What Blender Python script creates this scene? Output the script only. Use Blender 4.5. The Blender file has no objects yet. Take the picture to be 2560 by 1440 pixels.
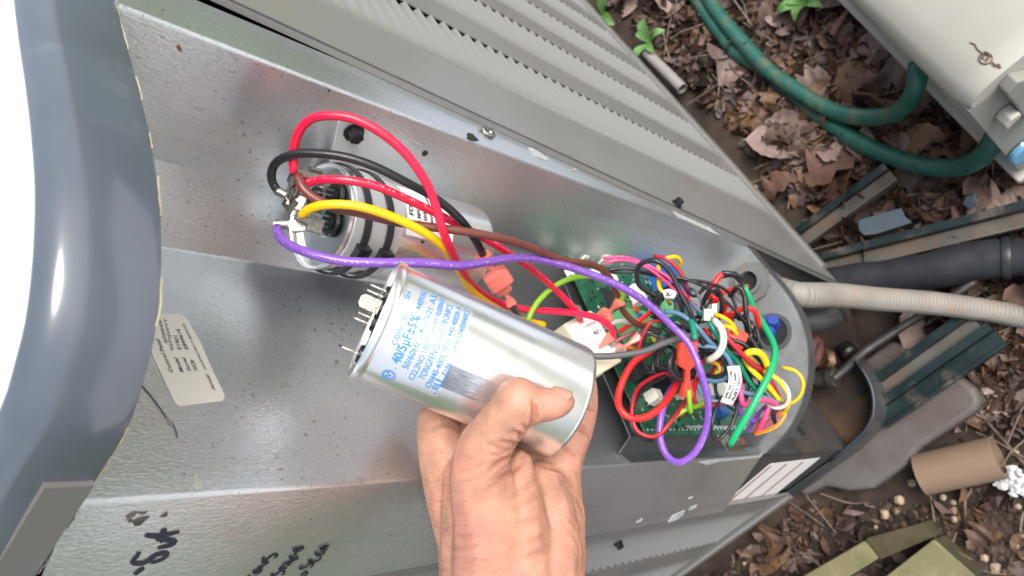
import bpy, bmesh, math, random
import numpy as np
from mathutils import Vector, Matrix
from mathutils.bvhtree import BVHTree
from mathutils import noise as mnoise

random.seed(7)
S = bpy.context.scene
COL = S.collection

# ------------------------------------------------------------------ camera
F = 1900.0            # focal length in pixels of the 2560 wide photograph
CAM_H = 0.97
_n = np.array([1740, 340, 1900.0]); _n /= np.linalg.norm(_n)
_Y = np.array([0, 0, 1.0]) - _n[2] * _n; _Y /= np.linalg.norm(_Y)
_Z = -_n
_X = np.cross(_Y, _Z)
R = np.array([_X, _Y, _Z])
CAMP = np.array([0, 0, CAM_H])
cam = bpy.data.cameras.new("camera")
camo = bpy.data.objects.new("camera", cam); COL.objects.link(camo)
cx, cy, cz = R @ [1, 0, 0], R @ [0, -1, 0], R @ [0, 0, -1]
camo.matrix_world = Matrix(((cx[0], cy[0], cz[0], 0), (cx[1], cy[1], cz[1], 0), (cx[2], cy[2], cz[2], CAM_H), (0, 0, 0, 1)))
cam.sensor_width = 36; cam.lens = F / 2560 * 36
cam.clip_start = 0.01; cam.clip_end = 300
cam.dof.use_dof = True; cam.dof.focus_distance = 0.37; cam.dof.aperture_fstop = 17
S.camera = camo

# ------------------------------------------------------------------ light
W = bpy.data.worlds.new("World"); S.world = W; W.use_nodes = True
nt = W.node_tree; nt.nodes.clear()
sky = nt.nodes.new("ShaderNodeTexSky"); sky.sky_type = 'NISHITA'; sky.sun_disc = False
SUN_EL, SUN_AZ = math.radians(52), math.radians(150)     # azimuth clockwise from +Y
sky.sun_elevation = SUN_EL; sky.sun_rotation = SUN_AZ
sky.air_density = 1.0; sky.dust_density = 4.0; sky.ozone_density = 0.6
hs = nt.nodes.new("ShaderNodeHueSaturation"); hs.inputs['Saturation'].default_value = 0.55
bg = nt.nodes.new("ShaderNodeBackground"); bg.inputs[1].default_value = 0.13
wo = nt.nodes.new("ShaderNodeOutputWorld")
nt.links.new(sky.outputs[0], hs.inputs['Color']); nt.links.new(hs.outputs[0], bg.inputs[0]); nt.links.new(bg.outputs[0], wo.inputs[0])
sl = bpy.data.lights.new("sun", 'SUN'); sl.energy = 1.3; sl.angle = math.radians(28); sl.color = (1, .96, .9)
so = bpy.data.objects.new("sun", sl); COL.objects.link(so)
sd = Vector((math.sin(SUN_AZ) * math.cos(SUN_EL), math.cos(SUN_AZ) * math.cos(SUN_EL), math.sin(SUN_EL)))
so.rotation_euler = sd.to_track_quat('Z', 'Y').to_euler()
S.view_settings.view_transform = 'Standard'; S.view_settings.look = 'None'
S.view_settings.exposure = 1.05; S.view_settings.gamma = 1
S.render.engine = 'CYCLES'

# ------------------------------------------------------------------ helpers
def ray(x, y): return R @ np.array([x - 1280, y - 720, F])
def D(x, y, d):
    """point seen at photo pixel (x, y), d metres in front of the camera"""
    return Vector(CAMP + ray(x, y) * d / F)
def GZ(x, y, z):
    r = ray(x, y); return Vector(CAMP + r * (z - CAM_H) / r[2])
def PL(x, y, pl, off=0.0):
    P, d = pl; n = np.array([d[1], -d[0], 0.0]); P3 = np.array([P[0], P[1], 0.0]) + n * off
    r = ray(x, y); return Vector(CAMP + r * (((P3 - CAMP) @ n) / (r @ n)))
def depth(p): return float((R.T @ (np.array(p) - CAMP))[2])
def c3(r, g, b):
    f = lambda v: (v / 255 / 12.92) if v <= 10 else ((v / 255 + .055) / 1.055) ** 2.4
    return (f(r), f(g), f(b))

def link(name, me, mat=None, parent=None, smooth=False):
    o = bpy.data.objects.new(name, me); COL.objects.link(o)
    if mat is not None and len(me.materials) == 0: me.materials.append(mat)
    if parent is not None:
        o.parent = parent
        if parent.type == 'EMPTY': o.matrix_parent_inverse = Matrix.Translation(-parent.location)
    if smooth: me.shade_smooth()
    return o
def recentre(o):
    """put the origin of a one-mesh thing at the middle of its base"""
    a = np.empty(len(o.data.vertices) * 3); o.data.vertices.foreach_get('co', a); a = a.reshape(-1, 3)
    lo, hi = a.min(0), a.max(0); c = Vector(((lo[0] + hi[0]) / 2, (lo[1] + hi[1]) / 2, lo[2]))
    o.data.transform(Matrix.Translation(-c)); o.location = c
    for ch in o.children: ch.matrix_parent_inverse = Matrix.Translation(-c)
    return o
def tag(o, label=None, cat=None, group=None, kind=None):
    if label: o['label'] = label
    if cat: o['category'] = cat
    if group: o['group'] = group
    if kind: o['kind'] = kind
    return o
def empty(name, loc=(0, 0, 0), **k):
    o = bpy.data.objects.new(name, None); COL.objects.link(o); o.location = loc; o.empty_display_size = .02
    tag(o, **k); return o

class MB:
    def __init__(s): s.v = []; s.f = []; s.uv = {}; s.mi = []
    def add(s, vs, fs, m=0):
        b = len(s.v); s.v += [tuple(v) for v in vs]; s.f += [tuple(b + i for i in f) for f in fs]; s.mi += [m] * len(fs); return b
    def box(s, c, ax, ay, az, m=0):
        c, ax, ay, az = Vector(c), Vector(ax), Vector(ay), Vector(az)
        vs = [c + ax * i + ay * j + az * k for k in (-.5, .5) for j in (-.5, .5) for i in (-.5, .5)]
        s.add(vs, [(0, 2, 3, 1), (4, 5, 7, 6), (0, 1, 5, 4), (2, 6, 7, 3), (0, 4, 6, 2), (1, 3, 7, 5)], m)
    def prism(s, poly, dv, m=0):
        """closed polygon of 3-D points pushed along dv"""
        n = len(poly); dv = Vector(dv); vs = [Vector(p) for p in poly] + [Vector(p) + dv for p in poly]
        s.add(vs, [tuple(range(n))[::-1], tuple(range(n, 2 * n))] + [(i, (i + 1) % n, n + (i + 1) % n, n + i) for i in range(n)], m)
    def lathe(s, o, ax, prof, n=32, caps=True, m=0, ref=None):
        """prof: list of (distance along ax, radius)"""
        o, ax = Vector(o), Vector(ax).normalized()
        u = ax.orthogonal().normalized() if ref is None else (Vector(ref) - ax * Vector(ref).dot(ax)).normalized()
        w = ax.cross(u); vs = []; fs = []
        for a, r in prof:
            for i in range(n):
                t = 2 * math.pi * i / n; vs.append(o + ax * a + (u * math.cos(t) + w * math.sin(t)) * r)
        for j in range(len(prof) - 1):
            for i in range(n):
                k = (i + 1) % n; fs.append((j * n + i, j * n + k, (j + 1) * n + k, (j + 1) * n + i))
        if caps:
            fs.append(tuple(range(n))[::-1]); fs.append(tuple(range((len(prof) - 1) * n, len(prof) * n)))
        s.add(vs, fs, m)
    def tube(s, pts, r, n=10, m=0, caps=True, uv=True, oval=1.0):
        pts = [Vector(p) for p in pts]; rr = r if callable(r) else (lambda t: r)
        L = [0.0]
        for a, b in zip(pts, pts[1:]): L.append(L[-1] + (b - a).length)
        tans = [(pts[min(i + 1, len(pts) - 1)] - pts[max(i - 1, 0)]).normalized() for i in range(len(pts))]
        u = tans[0].orthogonal().normalized(); vs = []; fs = []; uvs = []
        for i, p in enumerate(pts):
            t = tans[i]; u = (u - t * u.dot(t)); u = u.normalized() if u.length > 1e-9 else t.orthogonal().normalized(); w = t.cross(u)
            q = rr(L[i] / max(L[-1], 1e-9))
            for j in range(n + 1):
                a = 2 * math.pi * j / n; vs.append(p + (u * math.cos(a) + w * math.sin(a) * oval) * q); uvs.append((j / n, L[i]))
        b0 = len(s.v)
        for i in range(len(pts) - 1):
            for j in range(n):
                a = i * (n + 1) + j; fs.append((a, a + 1, a + n + 2, a + n + 1))
        if caps:
            fs.append(tuple(range(n))[::-1]); e = (len(pts) - 1) * (n + 1); fs.append(tuple(range(e, e + n)))
        b = s.add(vs, fs, m)
        for i, t in enumerate(uvs): s.uv[b + i] = t
    def mesh(s, name):
        me = bpy.data.meshes.new(name); me.from_pydata(s.v, [], s.f)
        if s.uv:
            l = me.uv_layers.new(name="UVMap")
            for lp in me.loops: l.data[lp.index].uv = s.uv.get(lp.vertex_index, (0, 0))
        for i, p in enumerate(me.polygons): p.material_index = s.mi[i]
        me.update(); return me
    def obj(s, name, mat, parent=None, smooth=False, angle=None):
        me = s.mesh(name)
        for x in (mat if isinstance(mat, (list, tuple)) else [mat]): me.materials.append(x)
        bm = bmesh.new(); bm.from_mesh(me); bmesh.ops.recalc_face_normals(bm, faces=bm.faces)
        if angle is not None:
            for f in bm.faces: f.smooth = True
            for e in bm.edges:
                if len(e.link_faces) == 2 and e.calc_face_angle(0) > math.radians(angle): e.smooth = False
        bm.to_mesh(me); bm.free()
        return link(name, me, None, parent, smooth)

def spline(pts, step=0.004):
    P = [Vector(p) for p in pts]; P = [P[0] * 2 - P[1]] + P + [P[-1] * 2 - P[-2]]; out = []
    for i in range(1, len(P) - 2):
        p0, p1, p2, p3 = P[i - 1:i + 3]; k = max(2, int((p2 - p1).length / step))
        for j in range(k):
            t = j / k; out.append(.5 * ((2 * p1) + (p2 - p0) * t + (2 * p0 - 5 * p1 + 4 * p2 - p3) * t * t + (3 * p1 - p0 - 3 * p2 + p3) * t ** 3))
    out.append(P[-2]); return out

def text_geo(body, size=1.0, extrude=0.0, fat=0.0):
    cu = bpy.data.curves.new("t", 'FONT'); cu.body = body; cu.size = size; cu.align_x = 'LEFT'; cu.extrude = extrude; cu.resolution_u = 3; cu.offset = fat
    o = bpy.data.objects.new("t", cu); COL.objects.link(o); bpy.context.view_layer.update()
    me = o.to_mesh(); vs = [v.co.copy() for v in me.vertices]; fs = [tuple(p.vertices) for p in me.polygons]
    o.to_mesh_clear(); bpy.data.objects.remove(o); bpy.data.curves.remove(cu); return vs, fs
def put_text(mb, body, size, fn, x0=0, y0=0, m=0, bold=0, w=None):
    vs, fs = text_geo(body, size, fat=bold)
    if not vs: return
    if w:
        k = w / max(v.x for v in vs)
        for v in vs: v.x *= k
    mb.add([fn(v.x + x0, v.y + y0) for v in vs], fs, m)

# ------------------------------------------------------------------ materials
def mat(name, col, rough=.5, metal=0.0, var=.12, vs=30, bump=0.0, bs=200, bstretch=(1, 1, 1), rvar=0.0, coat=0, spec=.5, alpha=1, trans=0, sss=0, dirt=None, extra=None):
    m = bpy.data.materials.new(name); m.use_nodes = True; t = m.node_tree; N = t.nodes; Lk = t.links
    b = N['Principled BSDF']
    tc = N.new('ShaderNodeTexCoord'); nz = N.new('ShaderNodeTexNoise'); nz.inputs['Scale'].default_value = vs; nz.inputs['Detail'].default_value = 6
    Lk.new(tc.outputs['Object'], nz.inputs['Vector'])
    mx = N.new('ShaderNodeMix'); mx.data_type = 'RGBA'
    mx.inputs[6].default_value = tuple(max(0, c * (1 - var)) for c in col) + (1,)
    mx.inputs[7].default_value = tuple(min(1, c * (1 + var)) for c in col) + (1,)
    mr = N.new('ShaderNodeMapRange'); mr.inputs[1].default_value = .3; mr.inputs[2].default_value = .7
    Lk.new(nz.outputs[0], mr.inputs[0]); Lk.new(mr.outputs[0], mx.inputs[0])
    out = mx.outputs[2]
    if dirt:
        dc, ds, lo, hi = dirt
        n2 = N.new('ShaderNodeTexNoise'); n2.inputs['Scale'].default_value = ds; n2.inputs['Detail'].default_value = 8; n2.inputs['Roughness'].default_value = .65
        Lk.new(tc.outputs['Object'], n2.inputs['Vector'])
        r2 = N.new('ShaderNodeMapRange'); r2.inputs[1].default_value = lo; r2.inputs[2].default_value = hi
        m2 = N.new('ShaderNodeMix'); m2.data_type = 'RGBA'; m2.inputs[7].default_value = dc + (1,)
        Lk.new(n2.outputs[0], r2.inputs[0]); Lk.new(r2.outputs[0], m2.inputs[0]); Lk.new(out, m2.inputs[6]); out = m2.outputs[2]
    Lk.new(out, b.inputs['Base Color'])
    b.inputs['Roughness'].default_value = rough; b.inputs['Metallic'].default_value = metal
    b.inputs['Specular IOR Level'].default_value = spec
    if rvar:
        mp = N.new('ShaderNodeMapRange'); mp.inputs[1].default_value = .3; mp.inputs[2].default_value = .7
        mp.inputs[3].default_value = max(.02, rough - rvar); mp.inputs[4].default_value = rough + rvar
        n3 = N.new('ShaderNodeTexNoise'); n3.inputs['Scale'].default_value = vs * 1.7; n3.inputs['Detail'].default_value = 5
        Lk.new(tc.outputs['Object'], n3.inputs['Vector']); Lk.new(n3.outputs[0], mp.inputs[0]); Lk.new(mp.outputs[0], b.inputs['Roughness'])
    if coat: b.inputs['Coat Weight'].default_value = coat; b.inputs['Coat Roughness'].default_value = .1
    if trans: b.inputs['Transmission Weight'].default_value = trans
    if alpha < 1: b.inputs['Alpha'].default_value = alpha
    if sss:
        b.inputs['Subsurface Weight'].default_value = sss; b.inputs['Subsurface Radius'].default_value = (1, .35, .2); b.inputs['Subsurface Scale'].default_value = .006
    if bump:
        mp = N.new('ShaderNodeMapping'); mp.inputs['Scale'].default_value = bstretch; Lk.new(tc.outputs['Object'], mp.inputs[0])
        n4 = N.new('ShaderNodeTexNoise'); n4.inputs['Scale'].default_value = bs; n4.inputs['Detail'].default_value = 4; Lk.new(mp.outputs[0], n4.inputs['Vector'])
        bp = N.new('ShaderNodeBump'); bp.inputs['Strength'].default_value = bump; bp.inputs['Distance'].default_value = .001
        Lk.new(n4.outputs[0], bp.inputs['Height']); Lk.new(bp.outputs[0], b.inputs['Normal'])
    if extra: extra(m, N, Lk, b, tc)
    return m

M = {}
def speckle(m, N, Lk, b, tc):
    """dust specks in loose clusters and faint runs down the sheet"""
    src = b.inputs['Base Color'].links[0].from_socket
    a = N.new('ShaderNodeTexNoise'); a.inputs['Scale'].default_value = 420; a.inputs['Detail'].default_value = 2; Lk.new(tc.outputs['Object'], a.inputs['Vector'])
    c = N.new('ShaderNodeTexNoise'); c.inputs['Scale'].default_value = 9; c.inputs['Detail'].default_value = 4; Lk.new(tc.outputs['Object'], c.inputs['Vector'])
    ra = N.new('ShaderNodeMapRange'); ra.inputs[1].default_value = .64; ra.inputs[2].default_value = .74; Lk.new(a.outputs[0], ra.inputs[0])
    rc_ = N.new('ShaderNodeMapRange'); rc_.inputs[1].default_value = .42; rc_.inputs[2].default_value = .70; rc_.inputs[3].default_value = .1; rc_.inputs[4].default_value = .9; Lk.new(c.outputs[0], rc_.inputs[0])
    mu = N.new('ShaderNodeMath'); mu.operation = 'MULTIPLY'; Lk.new(ra.outputs[0], mu.inputs[0]); Lk.new(rc_.outputs[0], mu.inputs[1])
    x = N.new('ShaderNodeMix'); x.data_type = 'RGBA'; x.inputs[7].default_value = (.16, .15, .14, 1); Lk.new(mu.outputs[0], x.inputs[0]); Lk.new(src, x.inputs[6])
    mp = N.new('ShaderNodeMapping'); mp.inputs['Scale'].default_value = (60, 60, 3); Lk.new(tc.outputs['Object'], mp.inputs[0])
    d = N.new('ShaderNodeTexNoise'); d.inputs['Scale'].default_value = 1; d.inputs['Detail'].default_value = 5; Lk.new(mp.outputs[0], d.inputs['Vector'])
    rd = N.new('ShaderNodeMapRange'); rd.inputs[1].default_value = .55; rd.inputs[2].default_value = .8; rd.inputs[4].default_value = .35; Lk.new(d.outputs[0], rd.inputs[0])
    y = N.new('ShaderNodeMix'); y.data_type = 'RGBA'; y.inputs[7].default_value = (.40, .39, .37, 1); Lk.new(rd.outputs[0], y.inputs[0]); Lk.new(x.outputs[2], y.inputs[6]); Lk.new(y.outputs[2], b.inputs['Base Color'])
M['galv'] = mat('galvanized_steel', (.69, .72, .75), .34, .9, .09, 900, .22, 700, (1, 1, .5), .05, dirt=((.46, .46, .46), 5, .5, .9), extra=speckle)
M['galv_dark'] = mat('dull_galvanized_steel', (.12, .125, .13), .5, .6, .2, 30, .3, 300, rvar=.1)
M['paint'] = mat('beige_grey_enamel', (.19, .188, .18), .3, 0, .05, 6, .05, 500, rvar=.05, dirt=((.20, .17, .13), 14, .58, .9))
M['paint_dark'] = mat('dark_enamel', (.045, .044, .043), .5, 0, .1, 20, .05, 500, rvar=.08, dirt=((.13, .10, .08), 14, .5, .8))  # darker enamel of the lower corner panel
M['cover'] = mat('slate_grey_enamel', (.085, .10, .125), .16, 0, .1, 25, .02, 300, (1, 1, .1), .04, coat=.6, dirt=((.20, .22, .25), 22, .6, .9))
M['chip'] = mat('yellowed_primer', (.30, .27, .18), .7, 0, .4, 80)
M['void'] = mat('coil_black', (.012, .012, .012), .8)
M['black_steel'] = mat('black_phosphate', (.012, .012, .013), .35, .3, .3, 400, .4, 900)
M['alu'] = mat('brushed_aluminium', (.92, .92, .93), .25, .92, .03, 60, .0, 900, (1, 1, 1), .02)
M['tin'] = mat('tinned_brass', (.36, .35, .31), .42, 1, .25, 300, .3, 800, rvar=.1)
M['white_paper'] = mat('white_paper', (.78, .76, .74), .6, 0, .03, 30)
M['cream_paper'] = mat('cream_label_paper', (.82, .77, .69), .5, 0, .04, 40)
M['ink'] = mat('black_ink', (.02, .02, .025), .5)
M['ink_grey'] = mat('faded_grey_ink', (.12, .11, .10), .6)
M['marker'] = mat('marker_pen', (.015, .015, .03), .35)
M['blue_ink'] = mat('blue_ink', (.04, .22, .56), .5)
M['skin'] = None
M['soil'] = mat('dark_soil', (.028, .018, .014), .95, 0, .5, 25, 1.0, 120, dirt=((.11, .075, .055), 6, .45, .75))
M['pad'] = mat('worn_plastic_pad', (.105, .095, .09), .6, 0, .18, 9, .4, 120, dirt=((.06, .04, .03), 7, .45, .7))
M['card'] = mat('brown_cardboard', (.20, .135, .09), .8, 0, .05, 60, .2, 300)
M['card_in'] = mat('cardboard_inside', (.20, .12, .07), .9)
M['hose'] = mat('green_vinyl_hose', (.022, .105, .082), .38, 0, .15, 60, .3, 500, dirt=((.16, .11, .05), 30, .52, .75))
M['insul'] = mat('black_foam_insulation', (.012, .013, .019), .75, 0, .4, 60, .8, 90)
M['conduit'] = mat('grey_conduit', (.22, .205, .185), .6, 0, .12, 25, .1, 200, dirt=((.28, .19, .12), 16, .5, .8))
M['angle'] = mat('dark_teal_enamel', (.010, .022, .024), .35, .2, .3, 40, .2, 200, dirt=((.17, .13, .10), 18, .54, .75))
M['angle_worn'] = mat('weathered_enamel', (.09, .09, .083), .5, .2, .3, 40, .2, 200, dirt=((.17, .11, .07), 18, .45, .75))
M['bluegrey'] = mat('blue_grey_painted_metal', (.085, .115, .14), .45, .1, .15, 40, .1, 200, dirt=((.15, .09, .07), 60, .58, .7))
M['cream'] = mat('weathered_cream_plastic', (.42, .41, .36), .5, 0, .06, 8, .15, 150, dirt=((.33, .29, .18), 7, .52, .8))
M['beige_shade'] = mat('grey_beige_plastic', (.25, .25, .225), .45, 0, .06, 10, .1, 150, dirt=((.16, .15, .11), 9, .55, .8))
M['tray'] = mat('blue_grey_plastic', (.42, .46, .53), .5, 0, .12, 30, .6, 60, (1, 1, 8))
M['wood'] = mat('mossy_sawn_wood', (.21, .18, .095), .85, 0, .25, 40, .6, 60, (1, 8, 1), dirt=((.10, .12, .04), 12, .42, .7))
M['wood_side'] = mat('dark_board_wood', (.075, .060, .028), .85, 0, .35, 40, .6, 60, (1, 8, 1), dirt=((.03, .035, .015), 12, .42, .7))
M['stone'] = mat('pale_chip', (.38, .29, .20), .8, 0, .2, 60)
M['white_crumb'] = mat('white_gypsum', (.5, .5, .5), .8, 0, .1, 60, .8, 300)
M['twig'] = mat('dry_twig', (.14, .10, .075), .9, 0, .3, 60)
M['weed'] = mat('weed_green', (.10, .22, .06), .5, 0, .3, 60)
M['pcb'] = mat('green_solder_mask', (.006, .075, .036), .3, 0, .35, 160, .3, 700, dirt=((.012, .14, .065), 120, .5, .62))
M['silk'] = mat('white_silkscreen', (.75, .78, .76), .6)
M['chipblk'] = mat('black_epoxy', (.018, .02, .024), .4)
M['nylon'] = mat('white_nylon', (.70, .68, .60), .45, sss=.1)
M['relay_cream'] = mat('cream_relay_case', (.62, .57, .40), .35, 0, .04, 20, sss=.1)
M['relay_blue'] = mat('blue_relay_case', (.015, .09, .30), .35)
M['term_green'] = mat('green_terminal_plastic', (.11, .36, .16), .4)
M['pinknylon'] = mat('salmon_nylon_sleeve', (.86, .22, .17), .2, 0, .08, 60, alpha=.8, sss=.15, coat=.4)
M['rednylon'] = mat('red_nylon_sleeve', (.80, .07, .045), .25, 0, .08, 60, alpha=.9, sss=.15)
M['solder'] = mat('solder', (.75, .75, .75), .25, 1)
M['grommet'] = mat('blue_grommet', (.02, .055, .28), .4)
M['blue_disc'] = mat('blue_plastic_disc', (.13, .34, .50), .45)
M['seed'] = mat('brown_wisp', (.12, .07, .055), .8)
M['nail'] = mat('fingernail', (.46, .235, .17), .34, 0, .05, 100, sss=.3)
M['hair'] = mat('dark_arm_hair', (.02, .014, .012), .6)
M['copper'] = mat('tarnished_brass', (.09, .05, .03), .45, .7, .3, 60)
M['grey_plastic'] = mat('grey_plastic', (.13, .135, .13), .5, 0, .15, 60, dirt=((.22, .17, .12), 40, .5, .8))
M['film'] = mat('clear_label_film', (.80, .82, .90), .3, .5, .02, 20, alpha=.22)
M['scuff'] = mat('white_scuff', (.36, .37, .38), .7, 0, .2, 200)
M['orange_print'] = mat('orange_print', (.42, .24, .10), .6)
M['white_mark'] = mat('white_tag', (.78, .78, .78), .5)
for k, v in dict(R=(.75, .12, .04), C=(.05, .10, .42), O=(.75, .25, .05), W=(.7, .7, .7), Y=(.75, .62, .05), L=(.60, .25, .50)).items():
    M['tag_' + k] = mat('terminal_tag_' + k.lower(), v, .5)

def wire_mat(name, col, rough=.33, printcol=None, stripe=None):
    if printcol: printcol = tuple(.42 * a + .58 * b for a, b in zip(printcol, col))
    def ex(m, N, Lk, b, tc):
        if not (printcol or stripe): return
        uv = N.new('ShaderNodeUVMap'); sp = N.new('ShaderNodeSeparateXYZ'); Lk.new(uv.outputs[0], sp.inputs[0])
        src = b.inputs['Base Color'].links[0].from_socket
        def band(u0, w):
            a = N.new('ShaderNodeMath'); a.operation = 'SUBTRACT'; a.inputs[1].default_value = u0; Lk.new(sp.outputs[0], a.inputs[0])
            c = N.new('ShaderNodeMath'); c.operation = 'ABSOLUTE'; Lk.new(a.outputs[0], c.inputs[0])
            d = N.new('ShaderNodeMath'); d.operation = 'LESS_THAN'; d.inputs[1].default_value = w; Lk.new(c.outputs[0], d.inputs[0]); return d.outputs[0]
        if stripe:
            mx = N.new('ShaderNodeMix'); mx.data_type = 'RGBA'; mx.inputs[7].default_value = stripe + (1,)
            Lk.new(band(.35, .13), mx.inputs[0]); Lk.new(src, mx.inputs[6]); src = mx.outputs[2]
        if printcol:
            cm = N.new('ShaderNodeCombineXYZ'); s1 = N.new('ShaderNodeMath'); s1.operation = 'MULTIPLY'; s1.inputs[1].default_value = 14; Lk.new(sp.outputs[0], s1.inputs[0])
            s2 = N.new('ShaderNodeMath'); s2.operation = 'MULTIPLY'; s2.inputs[1].default_value = 900; Lk.new(sp.outputs[1], s2.inputs[0])
            Lk.new(s1.outputs[0], cm.inputs[0]); Lk.new(s2.outputs[0], cm.inputs[1])
            nz = N.new('ShaderNodeTexNoise'); nz.inputs['Scale'].default_value = 1; nz.inputs['Detail'].default_value = 1; Lk.new(cm.outputs[0], nz.inputs['Vector'])
            n2 = N.new('ShaderNodeTexNoise'); n2.noise_dimensions = '1D'; n2.inputs['Scale'].default_value = 160; n2.inputs['Detail'].default_value = 0; Lk.new(sp.outputs[1], n2.inputs['W'])
            g1 = N.new('ShaderNodeMath'); g1.operation = 'GREATER_THAN'; g1.inputs[1].default_value = .56; Lk.new(nz.outputs[0], g1.inputs[0])
            g2 = N.new('ShaderNodeMath'); g2.operation = 'GREATER_THAN'; g2.inputs[1].default_value = .44; Lk.new(n2.outputs[0], g2.inputs[0])
            p1 = N.new('ShaderNodeMath'); p1.operation = 'MULTIPLY'; Lk.new(g1.outputs[0], p1.inputs[0]); Lk.new(g2.outputs[0], p1.inputs[1])
            p2 = N.new('ShaderNodeMath'); p2.operation = 'MULTIPLY'; Lk.new(p1.outputs[0], p2.inputs[0]); Lk.new(band(.62, .04), p2.inputs[1])
            mx = N.new('ShaderNodeMix'); mx.data_type = 'RGBA'; mx.inputs[7].default_value = printcol + (1,)
            Lk.new(p2.outputs[0], mx.inputs[0]); Lk.new(src, mx.inputs[6]); src = mx.outputs[2]
        Lk.new(src, b.inputs['Base Color'])
    return mat(name, col, rough, 0, .08, 40, .05, 400, rvar=.05, extra=ex)
PW = (.75, .72, .72)
WM = dict(
    red=wire_mat('red_insulation', (.72, .012, .055), .3, PW), red2=wire_mat('bright_red_insulation', (.75, .02, .02), .33),
    darkred=wire_mat('dark_red_insulation', (.38, .012, .025), .38), brown=wire_mat('brown_insulation', (.15, .045, .032), .36, PW),
    yellow=wire_mat('yellow_insulation', (.82, .46, .004), .3), yellow2=wire_mat('lemon_insulation', (.75, .58, .01), .35, (.05, .05, .05)),
    yo=wire_mat('yellow_orange_insulation', (.75, .50, .02), .35, None, (.70, .16, .02)),
    purple=wire_mat('purple_insulation', (.19, .075, .40), .3, (.6, .55, .7)), black=wire_mat('black_insulation', (.013, .013, .016), .36, (.25, .25, .25)),
    lime=wire_mat('lime_insulation', (.22, .45, .015), .35, PW), green=wire_mat('green_insulation', (.008, .34, .13), .35),
    teal=wire_mat('teal_insulation', (.005, .20, .12), .35), grey=wire_mat('grey_insulation', (.085, .087, .09), .45),
    blue=wire_mat('slate_blue_insulation', (.09, .19, .29), .38), bp=wire_mat('blue_purple_insulation', (.09, .17, .27), .38, None, (.26, .11, .36)),
    pink=wire_mat('pink_insulation', (.78, .06, .20), .38), white=wire_mat('white_insulation', (.62, .61, .55), .4, (.3, .3, .3)),
    orange=wire_mat('orange_insulation', (.78, .22, .01), .38), rose=wire_mat('dusky_rose_insulation', (.42, .09, .13), .42))

# ------------------------------------------------------------------ setting: ground
def gh(x, y):
    v = Vector((x, y, 0)); return .012 * mnoise.noise(v * 5) + .006 * mnoise.noise(v * 17) + .0035 * mnoise.noise(v * 55) - .004
def build_ground():
    mb = MB(); nx, ny = 230, 230; x0, x1, y0, y1 = -.75, 1.0, -.25, 1.5
    for j in range(ny + 1):
        for i in range(nx + 1):
            x = x0 + (x1 - x0) * i / nx; y = y0 + (y1 - y0) * j / ny
            e = min(i, nx - i, j, ny - j) / 8; k = min(1, e); mb.v.append((x, y, gh(x, y) * k))
    for j in range(ny):
        for i in range(nx):
            a = j * (nx + 1) + i; mb.f.append((a, a + 1, a + nx + 2, a + nx + 1)); mb.mi.append(0)
    # surrounding sheet out to the horizon
    rings = [(x0, y0, x1, y1), (-3, -3, 3, 4), (-90, -90, 90, 90)]
    vs = []
    for r in rings: vs += [(r[0], r[1], 0), (r[2], r[1], 0), (r[2], r[3], 0), (r[0], r[3], 0)]
    fs = []
    for k in range(2):
        for i in range(4): fs.append((k * 4 + i, k * 4 + (i + 1) % 4, k * 4 + 4 + (i + 1) % 4, k * 4 + 4 + i))
    mb.add(vs, fs)
    def ex(m, N, Lk, b, tc):
        # farther out the bare soil gives way to rough grass
        src = b.inputs['Base Color'].links[0].from_socket
        g = N.new('ShaderNodeNewGeometry'); ln = N.new('ShaderNodeVectorMath'); ln.operation = 'DISTANCE'; ln.inputs[1].default_value = (.1, .5, 0); Lk.new(g.outputs['Position'], ln.inputs[0])
        r = N.new('ShaderNodeMapRange'); r.inputs[1].default_value = 1.0; r.inputs[2].default_value = 1.5; Lk.new(ln.outputs['Value'], r.inputs[0])
        x = N.new('ShaderNodeMix'); x.data_type = 'RGBA'; x.inputs[7].default_value = (.05, .085, .025, 1); Lk.new(r.outputs[0], x.inputs[0]); Lk.new(src, x.inputs[6]); Lk.new(x.outputs[2], b.inputs['Base Color'])
    gm = mat('soil_and_far_grass', (.038, .026, .020), .95, 0, .5, 22, 1.0, 140, dirt=((.085, .058, .045), 7, .45, .75), extra=ex)
    return tag(mb.obj('ground', gm, smooth=True), kind='structure')
ground = build_ground()
# unseen pale slab behind the camera, added to brighten reflections in the metal
mb = MB(); mb.prism([(-2.4, -2.4, .012), (3.4, -2.4, .012), (3.4, -.45, .012), (-2.4, -.45, .012)], (0, 0, -.03))
tag(mb.obj('bounce_slab', mat('bounce_slab_concrete', (.58, .585, .59), .85, 0, .12, 6, .3, 90)), kind='structure')

# ------------------------------------------------------------------ the condenser unit
F0, C1, C2, C3, CO = map(lambda p: np.array(p, float), [(.08, .335), (.0278, .378), (-.0137, .394), (-.1045, .284), (-.166, .310)])
dR = np.array([math.cos(math.radians(50.5)), math.sin(math.radians(50.5))]); dL = np.array([math.cos(math.radians(140.5)), math.sin(math.radians(140.5))])
nR = np.array([dR[1], -dR[0]]); nL = np.array([-dL[1], dL[0]]) * 1.0
if nL @ (-C3) < 0: nL = -nL
plR, plL = (F0, dR), (C3, dL)
plA, plB, plC = (F0, dL), (C3, dR), (C3, (CO - C3) / np.linalg.norm(CO - C3))
plS = (C1, (C2 - C1) / np.linalg.norm(C2 - C1))
CEN = np.array([-.034, .363]); ARC = .106
Z0, ZF, ZL = .085, .300, .868      # base lip, box floor, underside lip of the cover
unit = empty('air_conditioner', (.1, .75, .05), label='grey condenser unit with its corner wiring compartment open and louvered sides', cat='air conditioner')

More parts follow.
